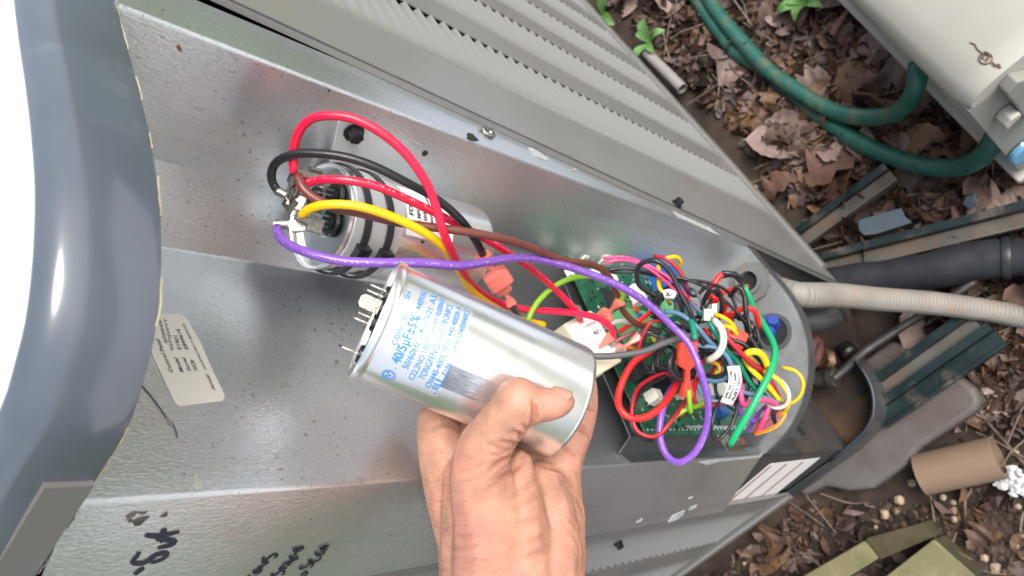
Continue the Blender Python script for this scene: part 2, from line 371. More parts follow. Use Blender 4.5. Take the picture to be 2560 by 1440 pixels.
def fillet(pts, rad=.004, n=5):
    out = [np.array(pts[0], float)]
    for a, b, c in zip(pts, pts[1:], pts[2:]):
        a, b, c = map(lambda p: np.array(p, float), (a, b, c)); u = (a - b) / np.linalg.norm(a - b); w = (c - b) / np.linalg.norm(c - b)
        ang = math.acos(max(-1, min(1, u @ w))); t = min(rad / math.tan(ang / 2), .4 * np.linalg.norm(a - b), .4 * np.linalg.norm(c - b))
        p, q = b + u * t, b + w * t
        for i in range(n + 1):
            k = i / n; out.append((1 - k) ** 2 * p + 2 * k * (1 - k) * b + k * k * q)
    out.append(np.array(pts[-1], float)); return out
def sheet(pts, z0, z1, t=.001, nz=1, zf=None):
    """upright bent sheet: plan polyline pushed from z0 to z1, thickness t to its left"""
    mb = MB(); P = [np.array(p, float) for p in pts]; nrm = []
    for i in range(len(P)):
        d = P[min(i + 1, len(P) - 1)] - P[max(i - 1, 0)]; d /= np.linalg.norm(d); nrm.append(np.array([-d[1], d[0]]))
    n = len(P); vs = []
    for j in range(nz + 1):
        for i in range(n):
            zb = z0 if zf is None else zf(i, n); z = zb + (z1 - zb) * j / nz
            vs.append((P[i][0], P[i][1], z))
    k = len(vs); vs += [(v[0] + nrm[i % n][0] * t, v[1] + nrm[i % n][1] * t, v[2]) for i, v in enumerate(vs[:k])]
    fs = []
    for j in range(nz):
        for i in range(n - 1):
            a = j * n + i; fs.append((a, a + 1, a + n + 1, a + n)); fs.append((k + a, k + a + n, k + a + n + 1, k + a + 1))
    for i in range(n - 1): fs.append((i, k + i, k + i + 1, i + 1)); a = nz * n + i; fs.append((a, a + 1, k + a + 1, k + a))
    for j in range(nz): a = j * n; fs.append((a, a + n, k + a + n, k + a)); a = j * n + n - 1; fs.append((a, k + a, k + a + n, a + n))
    mb.add(vs, fs); return mb

flange_out = F0 + dR * .034 + nR * .001
prof = fillet([flange_out - nR * .004, flange_out, F0 + nR * .001, C1, C2, C3, CO, CO - np.array([.39, .92]) * -.004], .0022)
def low(i, n):
    return ZF + (.018 * max(0, 1 - i / 6) if i < 7 else 0)
housing = sheet(prof, ZF, ZL, -.0012, 1, low).obj('wiring_compartment', M['galv'], unit, angle=60)
lowprof = fillet([F0, C1, C2, C3], .003)
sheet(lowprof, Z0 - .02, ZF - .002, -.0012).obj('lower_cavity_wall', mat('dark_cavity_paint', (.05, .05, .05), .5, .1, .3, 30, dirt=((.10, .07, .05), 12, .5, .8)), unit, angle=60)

def arc_pts(rad, n=18, c=CEN):
    """rounded corner from the right side to the left side"""
    a0 = math.atan2(-dL[1], -dL[0]); a1 = math.atan2(-dR[1], -dR[0])
    a0 = math.atan2(nR[1], nR[0]); a1 = math.atan2(nL[1], nL[0])
    while a1 > a0: a1 -= 2 * math.pi
    if a0 - a1 > math.pi: a1 += 2 * math.pi; 
    return [c + rad * np.array([math.cos(a0 + (a1 - a0) * i / n), math.sin(a0 + (a1 - a0) * i / n)]) for i in range(n + 1)]
# box floor plate with its down-turned front lip
arc = arc_pts(ARC)
holeC = GZ(1878, 706, ZF)[:2]
plate_poly = [F0] + arc + [C3, C2, C1]
mb = MB(); mb.prism([(p[0], p[1], ZF) for p in plate_poly], (0, 0, -.0015))
fl = mb.obj('floor_plate', mat('floor_plate_galvanized', (.34, .35, .35), .5, .75, .12, 40, .25, 300, rvar=.08, dirt=((.25, .19, .13), 22, .55, .8)), unit)
lip = sheet([F0 + nR * .0006] + [p + (p - CEN) / ARC * .0006 for p in arc], ZF - .012, ZF + .0008, .0008)
lip.obj('floor_plate_lip', M['galv_dark'], unit, angle=50)
# conduit locknut ring on the floor plate
mb = MB(); c = Vector((holeC[0], holeC[1], ZF))
prf = [(0.0, .0105), (0.0, .0185), (.004, .0185), (.004, .0125), (.008, .0125), (.008, .0095), (0.0, .0095)]
n = 40; vs = []; fs = []
for a, r in prf:
    for i in range(n):
        t = 2 * math.pi * i / n; rr = r * (1.06 if (r > .018 and (i // 2) % 2) else 1); vs.append(c + Vector((math.cos(t) * rr, math.sin(t) * rr, a + .0005)))
for j in range(len(prf) - 1):
    for i in range(n): k = (i + 1) % n; fs.append((j * n + i, j * n + k, (j + 1) * n + k, (j + 1) * n + i))
mb.add(vs, fs); lock = mb.obj('locknut', M['grey_plastic'], unit, angle=35)
mb = MB(); mb.lathe(c + Vector((0, 0, .001)), (0, 0, 1), [(0, .0094), (.0006, .0094)], 24); mb.obj('hole', M['void'], lock)

# painted louvered sides
PITCH = .0125
def slat_mesh(w, name='louver'):
    mb = MB(); nu, nv = 12, 5
    for j in range(nv + 1):
        v = j / nv
        for i in range(nu + 1):
            u = i / nu; e = min(1, u / .28); e = e * e * (3 - 2 * e)
            top = 1.12 - .50 * u ** 1.2
            y = -(.010 + .009 * u) * e * v ** 1.8 + .0018 * e * (1 - v) ** 4 - .0010 * e; z = v * PITCH * top + (1 - e) * .0008 * math.sin(v * 3)
            mb.v.append((u * w, y, z))
    for j in range(nv):
        for i in range(nu): a = j * (nu + 1) + i; mb.f.append((a, a + 1, a + nu + 2, a + nu + 1)); mb.mi.append(0)
    me = mb.mesh(name); me.shade_smooth(); return me
def side(plane, nrm, flip, edges, top, paintm, label_parts, near0, zlo=.125, zhi=.855, single=4, nb=None, nt=None, Z0=Z0):
    P, d = plane; nb = near0 if nb is None else nb; nt = near0 if nt is None else nt
    o = P + nrm * .006
    def at(s, z, off=0.0): q = o + d * s + nrm * off; return Vector((q[0], q[1], z))
    strips = MB(); s_prev = near0
    cols = edges
    xs = [near0] + [e for c in cols for e in c] + [near0 + .78]
    for i in range(0, len(xs), 2):
        strips.prism([at(xs[i] if i else nb, Z0), at(xs[i + 1], Z0), at(xs[i + 1], ZL), at(xs[i] if i else nt, ZL)], tuple(-nrm * .001) + (0,))
    for c in cols:
        for za, zb in ((Z0, zlo), (zhi, ZL)):
            strips.prism([at(c[0], za), at(c[1], za), at(c[1], zb), at(c[0], zb)], tuple(-nrm * .001) + (0,))
    # return edge beside the wiring compartment, bottom hem
    strips.prism([at(nb, Z0), at(nb, Z0, -.0048), at(nt, ZL, -.0048), at(nt, ZL)], tuple(d * .001) + (0,))
    strips.box((at(nb, Z0, .0015) + at(near0 + .78, Z0, .0015)) / 2 + Vector((0, 0, .004)), tuple(d * .78) + (0,), tuple(nrm * .003) + (0,), (0, 0, .014))
    p = strips.obj('side_panel', paintm, unit)
    mb = MB(); mb.prism([at(near0 + .004, Z0, -.012), at(near0 + .77, Z0, -.012), at(near0 + .77, ZL, -.012), at(near0 + .004, ZL, -.012)], tuple(-nrm * .002) + (0,)); mb.obj('coil_backing', M['void'], p)
    nz = int((zhi - zlo) / PITCH)
    X = Vector((d[0], d[1], 0)); Yv = Vector((nrm[0], nrm[1], 0)); Zv = Vector((0, 0, 1))
    joined = MB()
    for ci, c in enumerate(cols):
        me = slat_mesh(c[1] - c[0]); me.materials.append(paintm)
        for k in range(nz):
            q = at(c[0], zlo + k * PITCH, -.0005)
            mtx = Matrix(((X.x, Yv.x, 0, q.x), (X.y, Yv.y, 0, q.y), (0, 0, 1, q.z), (0, 0, 0, 1)))
            if ci < single:
                l = bpy.data.objects.new('louver', me); COL.objects.link(l); l.parent = p; l.matrix_basis = mtx
            else:
                joined.add([mtx @ v.co for v in me.vertices], [tuple(f.vertices) for f in me.polygons])
    if joined.v: tag(joined.obj('louver_field', paintm, p, smooth=True), kind='stuff')
    return p, at
pR, atR = side(plR, nR, 1, [(.087, .161), (.196, .268), (.303, .375), (.410, .482), (.517, .589), (.624, .696)], 0, M['paint'], 1, .030, single=4, nb=-.0115, nt=.0415, Z0=.099)
pL, atL = side(plL, nL, -1, [(.105, .178), (.213, .285), (.32, .392), (.427, .50), (.535, .607), (.642, .714)], 0, M['paint'], 1, .0835, single=1)
# lower corner panel under the wiring compartment on the left, with the wiring sticker
def atl(b, z, off=0.0): q = C3 + dL * b + nL * off; return Vector((q[0], q[1], z))
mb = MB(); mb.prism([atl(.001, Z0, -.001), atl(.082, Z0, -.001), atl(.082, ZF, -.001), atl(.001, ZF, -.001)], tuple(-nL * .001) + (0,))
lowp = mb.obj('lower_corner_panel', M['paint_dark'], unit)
q4 = [PL(x, y, (C3, dL)) for x, y in ((1925, 1159), (2050, 1144), (1937, 1236), (1803, 1263))]
offL = Vector((nL[0], nL[1], 0))
mb = MB(); mb.prism([p + offL * .0004 for p in q4], tuple(-nL * .0004) + (0,)); stk = mb.obj('wiring_sticker', M['white_paper'], lowp)
mb = MB()
def q4at(u, v): return (q4[0] * (1 - u) + q4[1] * u) * (1 - v) + (q4[3] * (1 - u) + q4[2] * u) * v + offL * .0008
for u in (.04, .33, .66): mb.add([q4at(u, .05), q4at(u + .035, .05), q4at(u + .035, .93), q4at(u, .93)], [(0, 1, 2, 3)])
mb.obj('printed_rule', M['orange_print'], stk)
# base pan with rolled rim
rimc = [np.array(p) for p in ((-.006, .2915), (-.014, .281), (-.030, .2690), (-.048, .2625), (-.066, .262), (-.082, .268))]
rim = [np.array(p[:2]) for p in spline([(q[0], q[1], 0) for q in rimc], .006)] + [C3 + nL * .001, C3 + dL * .02 + nL * .001, C3 + dL * .75]
sheet(rim, .045, .090, .0015).obj('base_pan_rim', mat('base_pan_enamel', (.05, .06, .07), .35, .2, .3, 30, dirt=((.12, .06, .03), 14, .5, .8)), unit, angle=50)
mb = MB(); mb.tube([(p[0], p[1], .090) for p in rim[1:-1]], .0022, 8, uv=False); mb.obj('rolled_rim', mat('rim_enamel', (.03, .037, .045), .35, .2, .2, 30), unit, smooth=True)
far = F0 + dR * .75 + dL * .9
mb = MB(); mb.prism([(p[0], p[1], .056) for p in [F0 + dR * .75, F0 + dR * .02, np.array([.055, .322]), np.array([.02, .305])] + rim[:-1]] + [(C3 + dL * .75)[0:2].tolist() + [.056], [far[0], far[1], .056]], (0, 0, -.008))
mb.obj('base_pan', mat('rusty_pan', (.035, .022, .016), .8, .1, .4, 18, .5, 100, dirt=((.10, .05, .025), 9, .5, .75)), unit)
# far sides of the cabinet
a_, b_ = F0 + dR * .824, C3 + dL * .864
far2 = a_ + (b_ - C3)
sheet([a_, far2, b_], Z0, ZL, .002).obj('rear_side_panel', M['paint'], unit)
# cover with a rolled lip
def cover():
    mb = MB(); lv = [(ZL, .000), (ZL + .003, .0006), (.886, .0002), (.891, -.0006), (.8955, -.002), (.8985, -.0045), (.9002, -.008), (.901, -.012)]
    lipc = [np.array(GZ(x, y, ZL)[:2]) for x, y in ((262, -110), (290, 0), (316, 110), (346, 220), (376, 350), (397, 480), (403, 600), (400, 720), (385, 850), (355, 965), (310, 1090), (210, 1245), (90, 1440))]
    base = [np.array(p[:2]) for p in spline([(q[0], q[1], 0) for q in lipc], .006)]
    A0 = base[0] + dR * .78; B0 = base[-1] + dL * .74; FR = A0 + dL * .90
    vs = []
    pts = [A0] + base + [B0]; nrm = []
    for i in range(len(pts)):
        d_ = pts[min(i + 1, len(pts) - 1)] - pts[max(i - 1, 0)]; d_ = d_ / np.linalg.norm(d_); q_ = np.array([d_[1], -d_[0]]); nrm.append(q_ if q_ @ (-pts[i]) > 0 else -q_)
    nrm[0], nrm[-1] = nR, nL
    n = len(pts)
    for z, o in lv:
        for p, q in zip(pts, nrm): vs.append((p[0] + q[0] * o, p[1] + q[1] * o, z))
    fs = [(j * n + i, j * n + i + 1, (j + 1) * n + i + 1, (j + 1) * n + i) for j in range(len(lv) - 1) for i in range(n - 1)]
    top = (len(lv) - 1) * n; topring = [Vector(v) for v in vs[top:top + n]] + [Vector((FR[0], FR[1], .901))]
    # underside, 1 mm inside
    u0 = len(vs)
    for p, q in zip(pts, nrm): vs.append((p[0] - q[0] * .0012, p[1] - q[1] * .0012, ZL))
    for p, q in zip(pts, nrm): vs.append((p[0] - q[0] * .0012, p[1] - q[1] * .0012, .885))
    vs.append((FR[0], FR[1], .885))
    fs += [(i, u0 + i, u0 + i + 1, i + 1) for i in range(n - 1)] + [(u0 + i, u0 + n + i, u0 + n + i + 1, u0 + i + 1) for i in range(n - 1)] + [tuple(range(u0 + n, u0 + 2 * n + 1))]
    mb.add(vs, fs); o = mb.obj('cover', M['cover'], unit, angle=50)
    r = MB(); random.seed(3); run = []
    for i, p in enumerate(spline([(p[0], p[1], ZL - .0002) for p in pts[1:-1]], .003)):
        if mnoise.noise(Vector((i * .21, 3, 1))) > -.05: run.append(p + Vector((random.gauss(0, .0002),) * 3))
        else:
            if len(run) > 2: r.tube(run, .0004, 5, uv=False)
            run = []
    if len(run) > 2: r.tube(run, .0004, 5, uv=False)
    tag(r.obj('chipped_edge', M['chip'], o), kind='stuff')
    t_ = MB(); t_.prism([p + Vector((0, 0, .0005)) for p in topring], (0, 0, -.0015)); t_.obj('top_plate', mat('sky_glare_top_enamel', (.76, .77, .79), .3, 0, .04, 12), o)  # near-white top: bright sky glare put into the cover's colour
    # seam where the corner piece laps the straight skirt
    kx = [i for i, q in enumerate(base) if q[0] < -.085][0]; a = base[kx] + dL * .002
    s = MB(); s.prism([(a + nL * .0025)[0:2].tolist() + [ZL + .001], (a + nL * .0025 + dL * .6)[0:2].tolist() + [ZL + .001], (a + nL * .0025 + dL * .6)[0:2].tolist() + [.884], (a + nL * .0025)[0:2].tolist() + [.884]], tuple(-nL * .0026) + (0,))
    s.obj('skirt_lap', mat('lap_enamel', (.15, .14, .14), .35, 0, .05, 20), o)
    return o
cover()

# fasteners, holes and marks on the compartment
def bolt(p, n, r, mt, parent, name='bolt', h=.004, hexa=True):
    mb = MB(); n = Vector(n).normalized(); mb.lathe(p, n, [(0, r * 1.35), (.0008, r * 1.35), (.0009, r * 1.05)], 20, True)
    mb.lathe(Vector(p) + n * .0009, n, [(0, r), (h, r), (h + .0006, r * .8)], 6 if hexa else 16, True); return mb.obj(name, mt, parent)
v3 = lambda a, z=0: Vector((a[0], a[1], z))
nAi = np.array([-dR[0], -dR[1]]); nBi = np.array([dR[1], -dR[0]])
bolt(PL(882, 326, plA) + v3(nAi) * .0015, v3(nAi), .0042, M['black_steel'], housing, h=.0045)
bolt(PL(1692, 510, (F0 + nR * .007, dR)), v3(nR), .0035, M['black_steel'], pR)
bolt(PL(1545, 1357, (C3 + nL * .007, dL)), v3(nL), .0032, M['black_steel'], pL)
def disc(p, n, r, mt, parent, name, sx=1.0):
    mb = MB(); n = Vector(n).normalized(); u = n.orthogonal().normalized(); w = n.cross(u)
    mb.add([Vector(p) + n * .0004 + u * r * math.cos(t / 14 * 6.283) * sx + w * r * math.sin(t / 14 * 6.283) for t in range(14)], [tuple(range(14))]); return mb.obj(name, mt, parent)
disc(PL(1062, 383, plA), v3(nAi), .0019, M['void'], housing, 'hole'); disc(PL(822, 226, plA), v3(nAi), .0006, M['void'], housing, 'hole')
def blob(pxs, plane, off, mt, parent, name, t=.0004):
    P, d = plane; n = np.array([d[1], -d[0]]); n = n if n @ (-P) > 0 else -n
    mb = MB(); mb.prism([PL(x, y, plane) + v3(n) * off for x, y in pxs], tuple(-n * t) + (0,)); return mb.obj(name, mt, parent)
blob([(1168, 333), (1180, 336), (1196, 352), (1180, 353), (1170, 346)], (F0 + nR * .0012, dR), .0006, M['void'], housing, 'torn_slot')
# broken retaining clip on the flange
mb = MB(); cc = PL(1217, 334, (F0 + nR * .0012, dR))
mb.tube([cc + v3(dR) * (.0035 * math.cos(t / 7 * 4.9)) + Vector((0, 0, .0045 * math.sin(t / 7 * 4.9))) + v3(nR) * (.001 + .0004 * (t % 3)) for t in range(8)], .0014, 6, uv=False)
mb.box(cc + v3(nR) * .0015 + Vector((0, 0, -.002)), v3(dR) * .004, v3(nR) * .003, (0, 0, .003)); mb.obj('broken_clip', M['tin'], housing, smooth=True)
for pts in ([(1321, 370), (1334, 372), (1372, 398), (1366, 402), (1338, 392)], [(1680, 525), (1720, 540), (1770, 566), (1800, 590), (1775, 580), (1735, 560), (1700, 545)]):
    blob(pts, (F0 + nR * .0012, dR), .0004, M['scuff'], housing, 'scuff')
blob([(1435, 420), (1441, 424), (1438, 430), (1430, 426)], (F0 + nR * .0012, dR), .0004, M['chip'], housing, 'dirt_spot')
blob([(440, 116), (446, 110), (452, 118), (456, 126), (447, 128)], plA, .0004, M['twig'], housing, 'dirt_spot')
blob([(1746, 1155), (1790, 1147), (1850, 1143), (1905, 1139), (1898, 1143), (1840, 1149), (1800, 1153), (1765, 1162)], plC, .0004, M['scuff'], housing, 'scuff')
for pts in ([(1680, 1290), (1700, 1280), (1712, 1276), (1706, 1288), (1690, 1300), (1670, 1306)], [(1724, 1268), (1742, 1262), (1738, 1270), (1722, 1276)], [(1590, 1306), (1606, 1296), (1602, 1304)], [(1720, 1246), (1732, 1240), (1728, 1247)]):
    blob(pts, plC, .0004, M['scuff'], housing, 'scuff')
blob([(483, 1190), (490, 1188), (502, 1200), (507, 1220), (495, 1222), (484, 1212)], plB, .0004, mat('dried_glue', (.30, .31, .27), .5), housing, 'glue_spot')
mb = MB(); mb.tube(spline([PL(x, y, plB) + v3(nBi) * .0003 for x, y in ((355, 966), (380, 995), (402, 1025), (415, 1045))], .002), .00035, 5, uv=False)
mb.tube([PL(x, y, plB) + v3(nBi) * .0003 for x, y in ((432, 1062), (440, 1080), (443, 1096))], .0003, 5, uv=False)
mb.obj('scratch', mat('scratch_grey', (.14, .15, .16), .5), housing)
blob([(414, 1040), (436, 1058), (430, 1068), (420, 1062)], plB, .0003, mat('scratch_glue', (.30, .31, .28), .5), housing, 'glue_spot')
disc(PL(842, 905, plB), v3(nBi), .0013, M['solder'], housing, 'rivet')
# paint remains beside the handwriting
for pts in ([(313, 1290), (330, 1278), (345, 1278), (335, 1290), (318, 1294)], [(344, 1280), (360, 1279), (369, 1277), (362, 1284), (350, 1285)], [(316, 1298), (328, 1294), (333, 1302), (322, 1306)], [(330, 1303), (345, 1293), (374, 1290), (362, 1300), (350, 1312), (336, 1314)], [(398, 1291), (410, 1282), (418, 1276), (418, 1288), (408, 1292)]):
    blob(pts, plC, .0004, mat('scraped_adhesive', (.08, .07, .06), .6, 0, .6, 300), housing, 'scraped_adhesive')

# handwriting: flat pen strokes on the left outer face
def pen(strokes, w, name):
    mb = MB(); n = np.array([plC[1][1], -plC[1][0]]); n = n if n @ (-C3) > 0 else -n; k = 0
    for st in strokes:
        P = spline([PL(x, y, plC) + v3(n) * .0003 for x, y in st], .0012); k += 1; nn = v3(n)
        vs = []
        for i, p in enumerate(P):
            t = (P[min(i + 1, len(P) - 1)] - P[max(i - 1, 0)]).normalized(); sd_ = nn.cross(t); ww = w * (.55 + .45 * math.sin(math.pi * min(1, (i + .8) / len(P)))) * .5
            vs += [p + sd_ * ww + nn * k * 2e-5, p - sd_ * ww + nn * k * 2e-5]
        mb.add(vs, [(2 * i, 2 * i + 1, 2 * i + 3, 2 * i + 2) for i in range(len(P) - 1)])
    return mb.obj(name, M['marker'], housing)
z1 = lambda L: [(290 + x / 7.2, 1240 + y / 7.2) for x, y in L]
z2 = lambda L: [(590 + x / 9.846, 1330 + y / 9.846) for x, y in L]
pen([z1(s) for s in ([(330, 1410), (430, 1330), (500, 1275)], [(420, 1000), (370, 1080), (300, 1180), (420, 1210), (560, 1170), (720, 1050), (880, 1020), (900, 1070), (830, 1130), (700, 1180), (620, 1190)], [(750, 925), (880, 900), (990, 870), (1050, 820), (960, 785), (850, 790), (785, 830)], [(860, 580), (830, 700), (720, 800)], [(530, 690), (640, 710), (800, 710), (950, 680), (1140, 635)])], .0027, 'handwriting')
pen([z2(s) for s in ([(330, 1040), (290, 1140), (270, 1250)], [(420, 1100), (520, 1090)], [(400, 970), (470, 1000), (560, 990), (620, 940), (560, 925), (450, 935), (400, 970)], [(660, 870), (520, 880), (700, 790), (790, 725), (610, 740)], [(710, 590), (650, 640), (680, 680), (760, 650), (900, 550), (1000, 540), (1000, 590), (920, 635)],
     [(930, 1000), (860, 1040), (920, 1065), (1010, 1010), (1090, 940), (1180, 950), (1170, 1010), (1110, 1050)], [(1130, 820), (1050, 920)], [(1090, 860), (1250, 875)], [(1130, 790), (1300, 710), (1380, 650)], [(1160, 780), (1340, 710), (1540, 635)], [(1240, 780), (1300, 790), (1370, 700)], [(1480, 480), (1420, 560)], [(1350, 560), (1310, 600), (1400, 620), (1500, 590), (1500, 560)], [(1420, 370), (1410, 450), (1540, 450), (1640, 380), (1600, 350), (1520, 390), (1500, 420), (1480, 370), (1430, 370)],
     [(1740, 960), (1650, 990), (1570, 1090)], [(1740, 960), (1730, 1020), (1640, 1090)], [(1640, 800), (1570, 850), (1570, 885), (1700, 840), (1800, 760), (1880, 760), (1860, 830), (1790, 860)], [(1850, 640), (1780, 690), (1800, 715), (1950, 700), (2060, 640), (2060, 580)], [(1990, 450), (1940, 500), (2000, 545), (2090, 540), (2170, 470), (2100, 460), (2020, 500)], [(2240, 405), (2040, 390), (2190, 350), (2280, 310), (2130, 325)])], .0015, 'handwriting')
# control panel label on the compartment's back sheet
lp = [(393, 786), (448, 786), (458, 790), (466, 798), (492, 843), (498, 852), (534, 935), (559, 985), (561, 995), (556, 1003), (454, 1015), (446, 1015), (436, 1008), (380, 890), (370, 850)]
lab = blob(lp, plB, .0005, M['cream_paper'], housing, 'control_panel_label', .0004)
lz = lambda x, y: PL(370 + x / 5.538, 770 + y / 5.538, plB) + v3(nBi) * .0008
mb = MB(); mb2 = MB()
def lab_text(body, x0, y0, x1, y1, h, m):
    """text baseline from zoomed pixel (x0,y0) to (x1,y1); h = cap height in zoomed pixels, pushed to the left"""
    vs, fs = text_geo(body, 1.0, fat=.012); w = max(v.x for v in vs); k = h / .7
    L = math.hypot(x1 - x0, y1 - y0); ux, uy = (x1 - x0) / L, (y1 - y0) / L
    for bx in (0,):
        m.add([lz(x0 + ux * (v.x / w * L + bx * h) - (1.0) * v.y * k * .97, y0 + uy * (v.x / w * L + bx * h) - .12 * v.y * k) for v in vs], fs)
lab_text('Control Panel', 345, 912, 150, 450, 62, mb2); lab_text('0272R01438', 262, 500, 178, 190, 44, mb2)
lab_text('0277JWYT', 346, 600, 250, 160, 42, mb2); lab_text('Model', 492, 905, 400, 705, 60, mb2); lab_text('E1901', 460, 595, 400, 400, 60, mb2)
lab_text('Serial', 592, 890, 505, 705, 55, mb2); lab_text('E849616', 556, 592, 428, 305, 58, mb2)
lab_text('WO#', 690, 885, 620, 735, 62, mb2); lab_text('Actual', 930, 1150, 830, 940, 55, mb2); lab_text('AAC0720190117 3029CC3', 805, 872, 500, 235, 36, mb2)
mb2.obj('printed_text', M['ink_grey'], lab)
# small screw plate low on the dark wall, below the floor plate
mb = MB(); q = [PL(x, y, plB, .0005) for x, y in ((1962, 1098), (1996, 1060), (2023, 1096), (1990, 1100))]
mb.prism([p + v3(nBi) * .001 for p in q], tuple(-nBi * .001) + (0,)); tb = mb.obj('screw_plate', M['galv_dark'], unit)
disc(PL(2000, 1080, plB) + v3(nBi) * .0015, v3(nBi), .006, M['void'], tb, 'hole')
# cable bracket standing off the back sheet, carrying the circuit board
def atB(s, z, off=0.0): q = C3 + dR * s + nBi * off; return Vector((q[0], q[1], z))

# ------------------------------------------------------------------ capacitors
def capacitor(T, Bt, r, name, label, facing, tilt0=0.0):
    """metal can from T (terminal end) to Bt; facing: a direction the label looks towards"""
    T, Bt = Vector(T), Vector(Bt); ax = (Bt - T).normalized(); L = (Bt - T).length
    root = empty(name, Bt, label=label, cat='capacitor')
    f = Vector(facing); f = (f - ax * f.dot(ax)).normalized(); w = ax.cross(f)
    mb = MB(); mb.lathe(T, ax, [(.0035, r), (L - .0025, r), (L - .0008, r * .985), (L, r * .95), (L, r * .93), (L - .0008, r * .9), (L - .0008, .0001)], 72, False, ref=f)
    can = mb.obj('can', M['alu'], root, angle=40)
    mb = MB(); mb.lathe(T, ax, [(.0042, r * .995), (.0032, r * 1.022), (.0004, r * 1.03), (-.0006, r * 1.02), (-.0008, r * .985), (.0002, r * .95), (.0035, r * .94)], 72, False, ref=f)
    mb.obj('rim', M['alu'], root, angle=50)
    mb = MB(); mb.lathe(T, ax, [(.0035, r * .945), (.0030, r * .8), (.0036, r * .78), (.0036, r * .4), (.0028, r * .38), (.0028, .0001)], 48, False, ref=f)
    mb.obj('top_plate', mat('top_plate_tin', (.55, .57, .56), .28, 1, .06, 60, .1, 300), root, angle=40)
    return root, can, T, ax, f, w, L

# --- the held one
hT, hB, hR = D(937, 798, .343), D(1420, 1004, .365), .0280
held, hcan, hT, hax, hf, hw, hL = capacitor(hT, hB, hR, 'held_capacitor', 'shiny aluminium capacitor with blue lettering held up in a hand', Vector(CAMP) - D(1180, 900, .35))
if hw.dot(D(1180, 800, .35) - D(1180, 900, .35)) < 0: hw = -hw      # hw: towards the top of the photograph
def on_held(a, s, lift=.00012):
    """a metres from the rim along the can, s metres round the can from the line facing the camera"""
    t = s / hR; return hT + hax * a + (hf * math.cos(t) + hw * math.sin(t)) * (hR + lift)
# clear label film
mb = MB(); nu, nv = 28, 2; s0, s1, a0, a1 = -.0235, .0225, .0055, .0365
for i in range(nu + 1):
    for j in range(nv + 1): mb.v.append(on_held(a0 + (a1 - a0) * j / nv, s0 + (s1 - s0) * i / nu, .00006))
for i in range(nu):
    for j in range(nv): a = i * (nv + 1) + j; mb.f.append((a, a + 1, a + nv + 2, a + nv + 1)); mb.mi.append(0)
filmo = mb.obj('label_film', M['film'], held, smooth=True)
mb = MB()
def hl(body, a, s, h, bold=0, w=None): put_text(mb, body, h / .72, lambda x, y: on_held(a - y, x, .0002), s, 0, bold=bold, w=w)
hl('CBB65B', .0105, -.0070, .0026, .00002, .0135); hl('SH', .0080, .0135, .0026, .00002)
hl('40/5\u00b5F\u00b15%', .0152, -.0140, .0042, .00014, .0225); hl('440VAC', .0143, .0112, .0030, .00002, .0112)
hl('50/60Hz', .0195, -.0150, .0030, .00002, .0135); hl('40/70/21  A.S1', .0190, .0022, .0027, .00002, .0205)
hl('C22.2NO.190', .0238, -.0190, .0027, .00002, .0185); hl('Protected 10,000AFC', .0228, .0010, .0024, .00002, .0215)
hl('TONGFENG', .0278, -.0165, .0030, .00002, .0165); hl('ELECTRONICS', .0268, .0022, .0027, .00002, .0180)
hl('CN440-4005', .0318, -.0195, .0026, .00002, .0170); hl('98S5-440-4005R-A', .0308, -.0010, .0024, .00002, .0225)
hl('E186', .0355, -.0105, .0024, .00002, .0060); hl('CAP050400440CT', .0348, -.0005, .0025, .00002, .0225)
hl('c', .0356, -.0218, .0022, .00002); hl('us', .0362, -.0130, .0016, .00002)
# reversed R joined to U
vs, fs = text_geo('R', .0048); mx_ = max(v.x for v in vs)
mb.add([on_held(.0356 - v.y, -.0198 + (mx_ - v.x), .0002) for v in vs], fs); hl('U', .0356, -.0167, .0035, .00012)
hl('R', .0152, -.0168, .0010); hl('R', .0322, -.0140, .0010)
def ring_on(fn, c, r, w):
    vs = []; n = 32
    for i in range(n): t = 6.2832 * i / n; vs += [fn(c[0] + r * math.cos(t), c[1] + r * math.sin(t)), fn(c[0] + (r - w) * math.cos(t), c[1] + (r - w) * math.sin(t))]
    mb.add(vs, [(2 * i, 2 * i + 1, (2 * i + 3) % (2 * n), (2 * i + 2) % (2 * n)) for i in range(n)])
fnL = lambda x, y: on_held(y, x, .0002)
ring_on(fnL, (-.0215, .0135), .0030, .00035); ring_on(fnL, (-.0215, .0135), .0024, .0003)
def stroke_on(fn, pts, w):
    P = [Vector((p[0], p[1], 0)) for p in pts]; vs = []
    P = spline(P, .0006)
    for i, p in enumerate(P):
        t = (P[min(i + 1, len(P) - 1)] - P[max(i - 1, 0)]).normalized(); q = Vector((-t.y, t.x, 0)) * w * .5; vs += [fn((p + q).x, (p + q).y), fn((p - q).x, (p - q).y)]
    mb.add(vs, [(2 * i, 2 * i + 1, 2 * i + 3, 2 * i + 2) for i in range(len(P) - 1)])
stroke_on(fnL, [(-.0231, .0142), (-.0224, .0122), (-.0214, .0146), (-.0206, .0124), (-.0199, .0130)], .0004)
mb.obj('printed_text', M['blue_ink'], held)
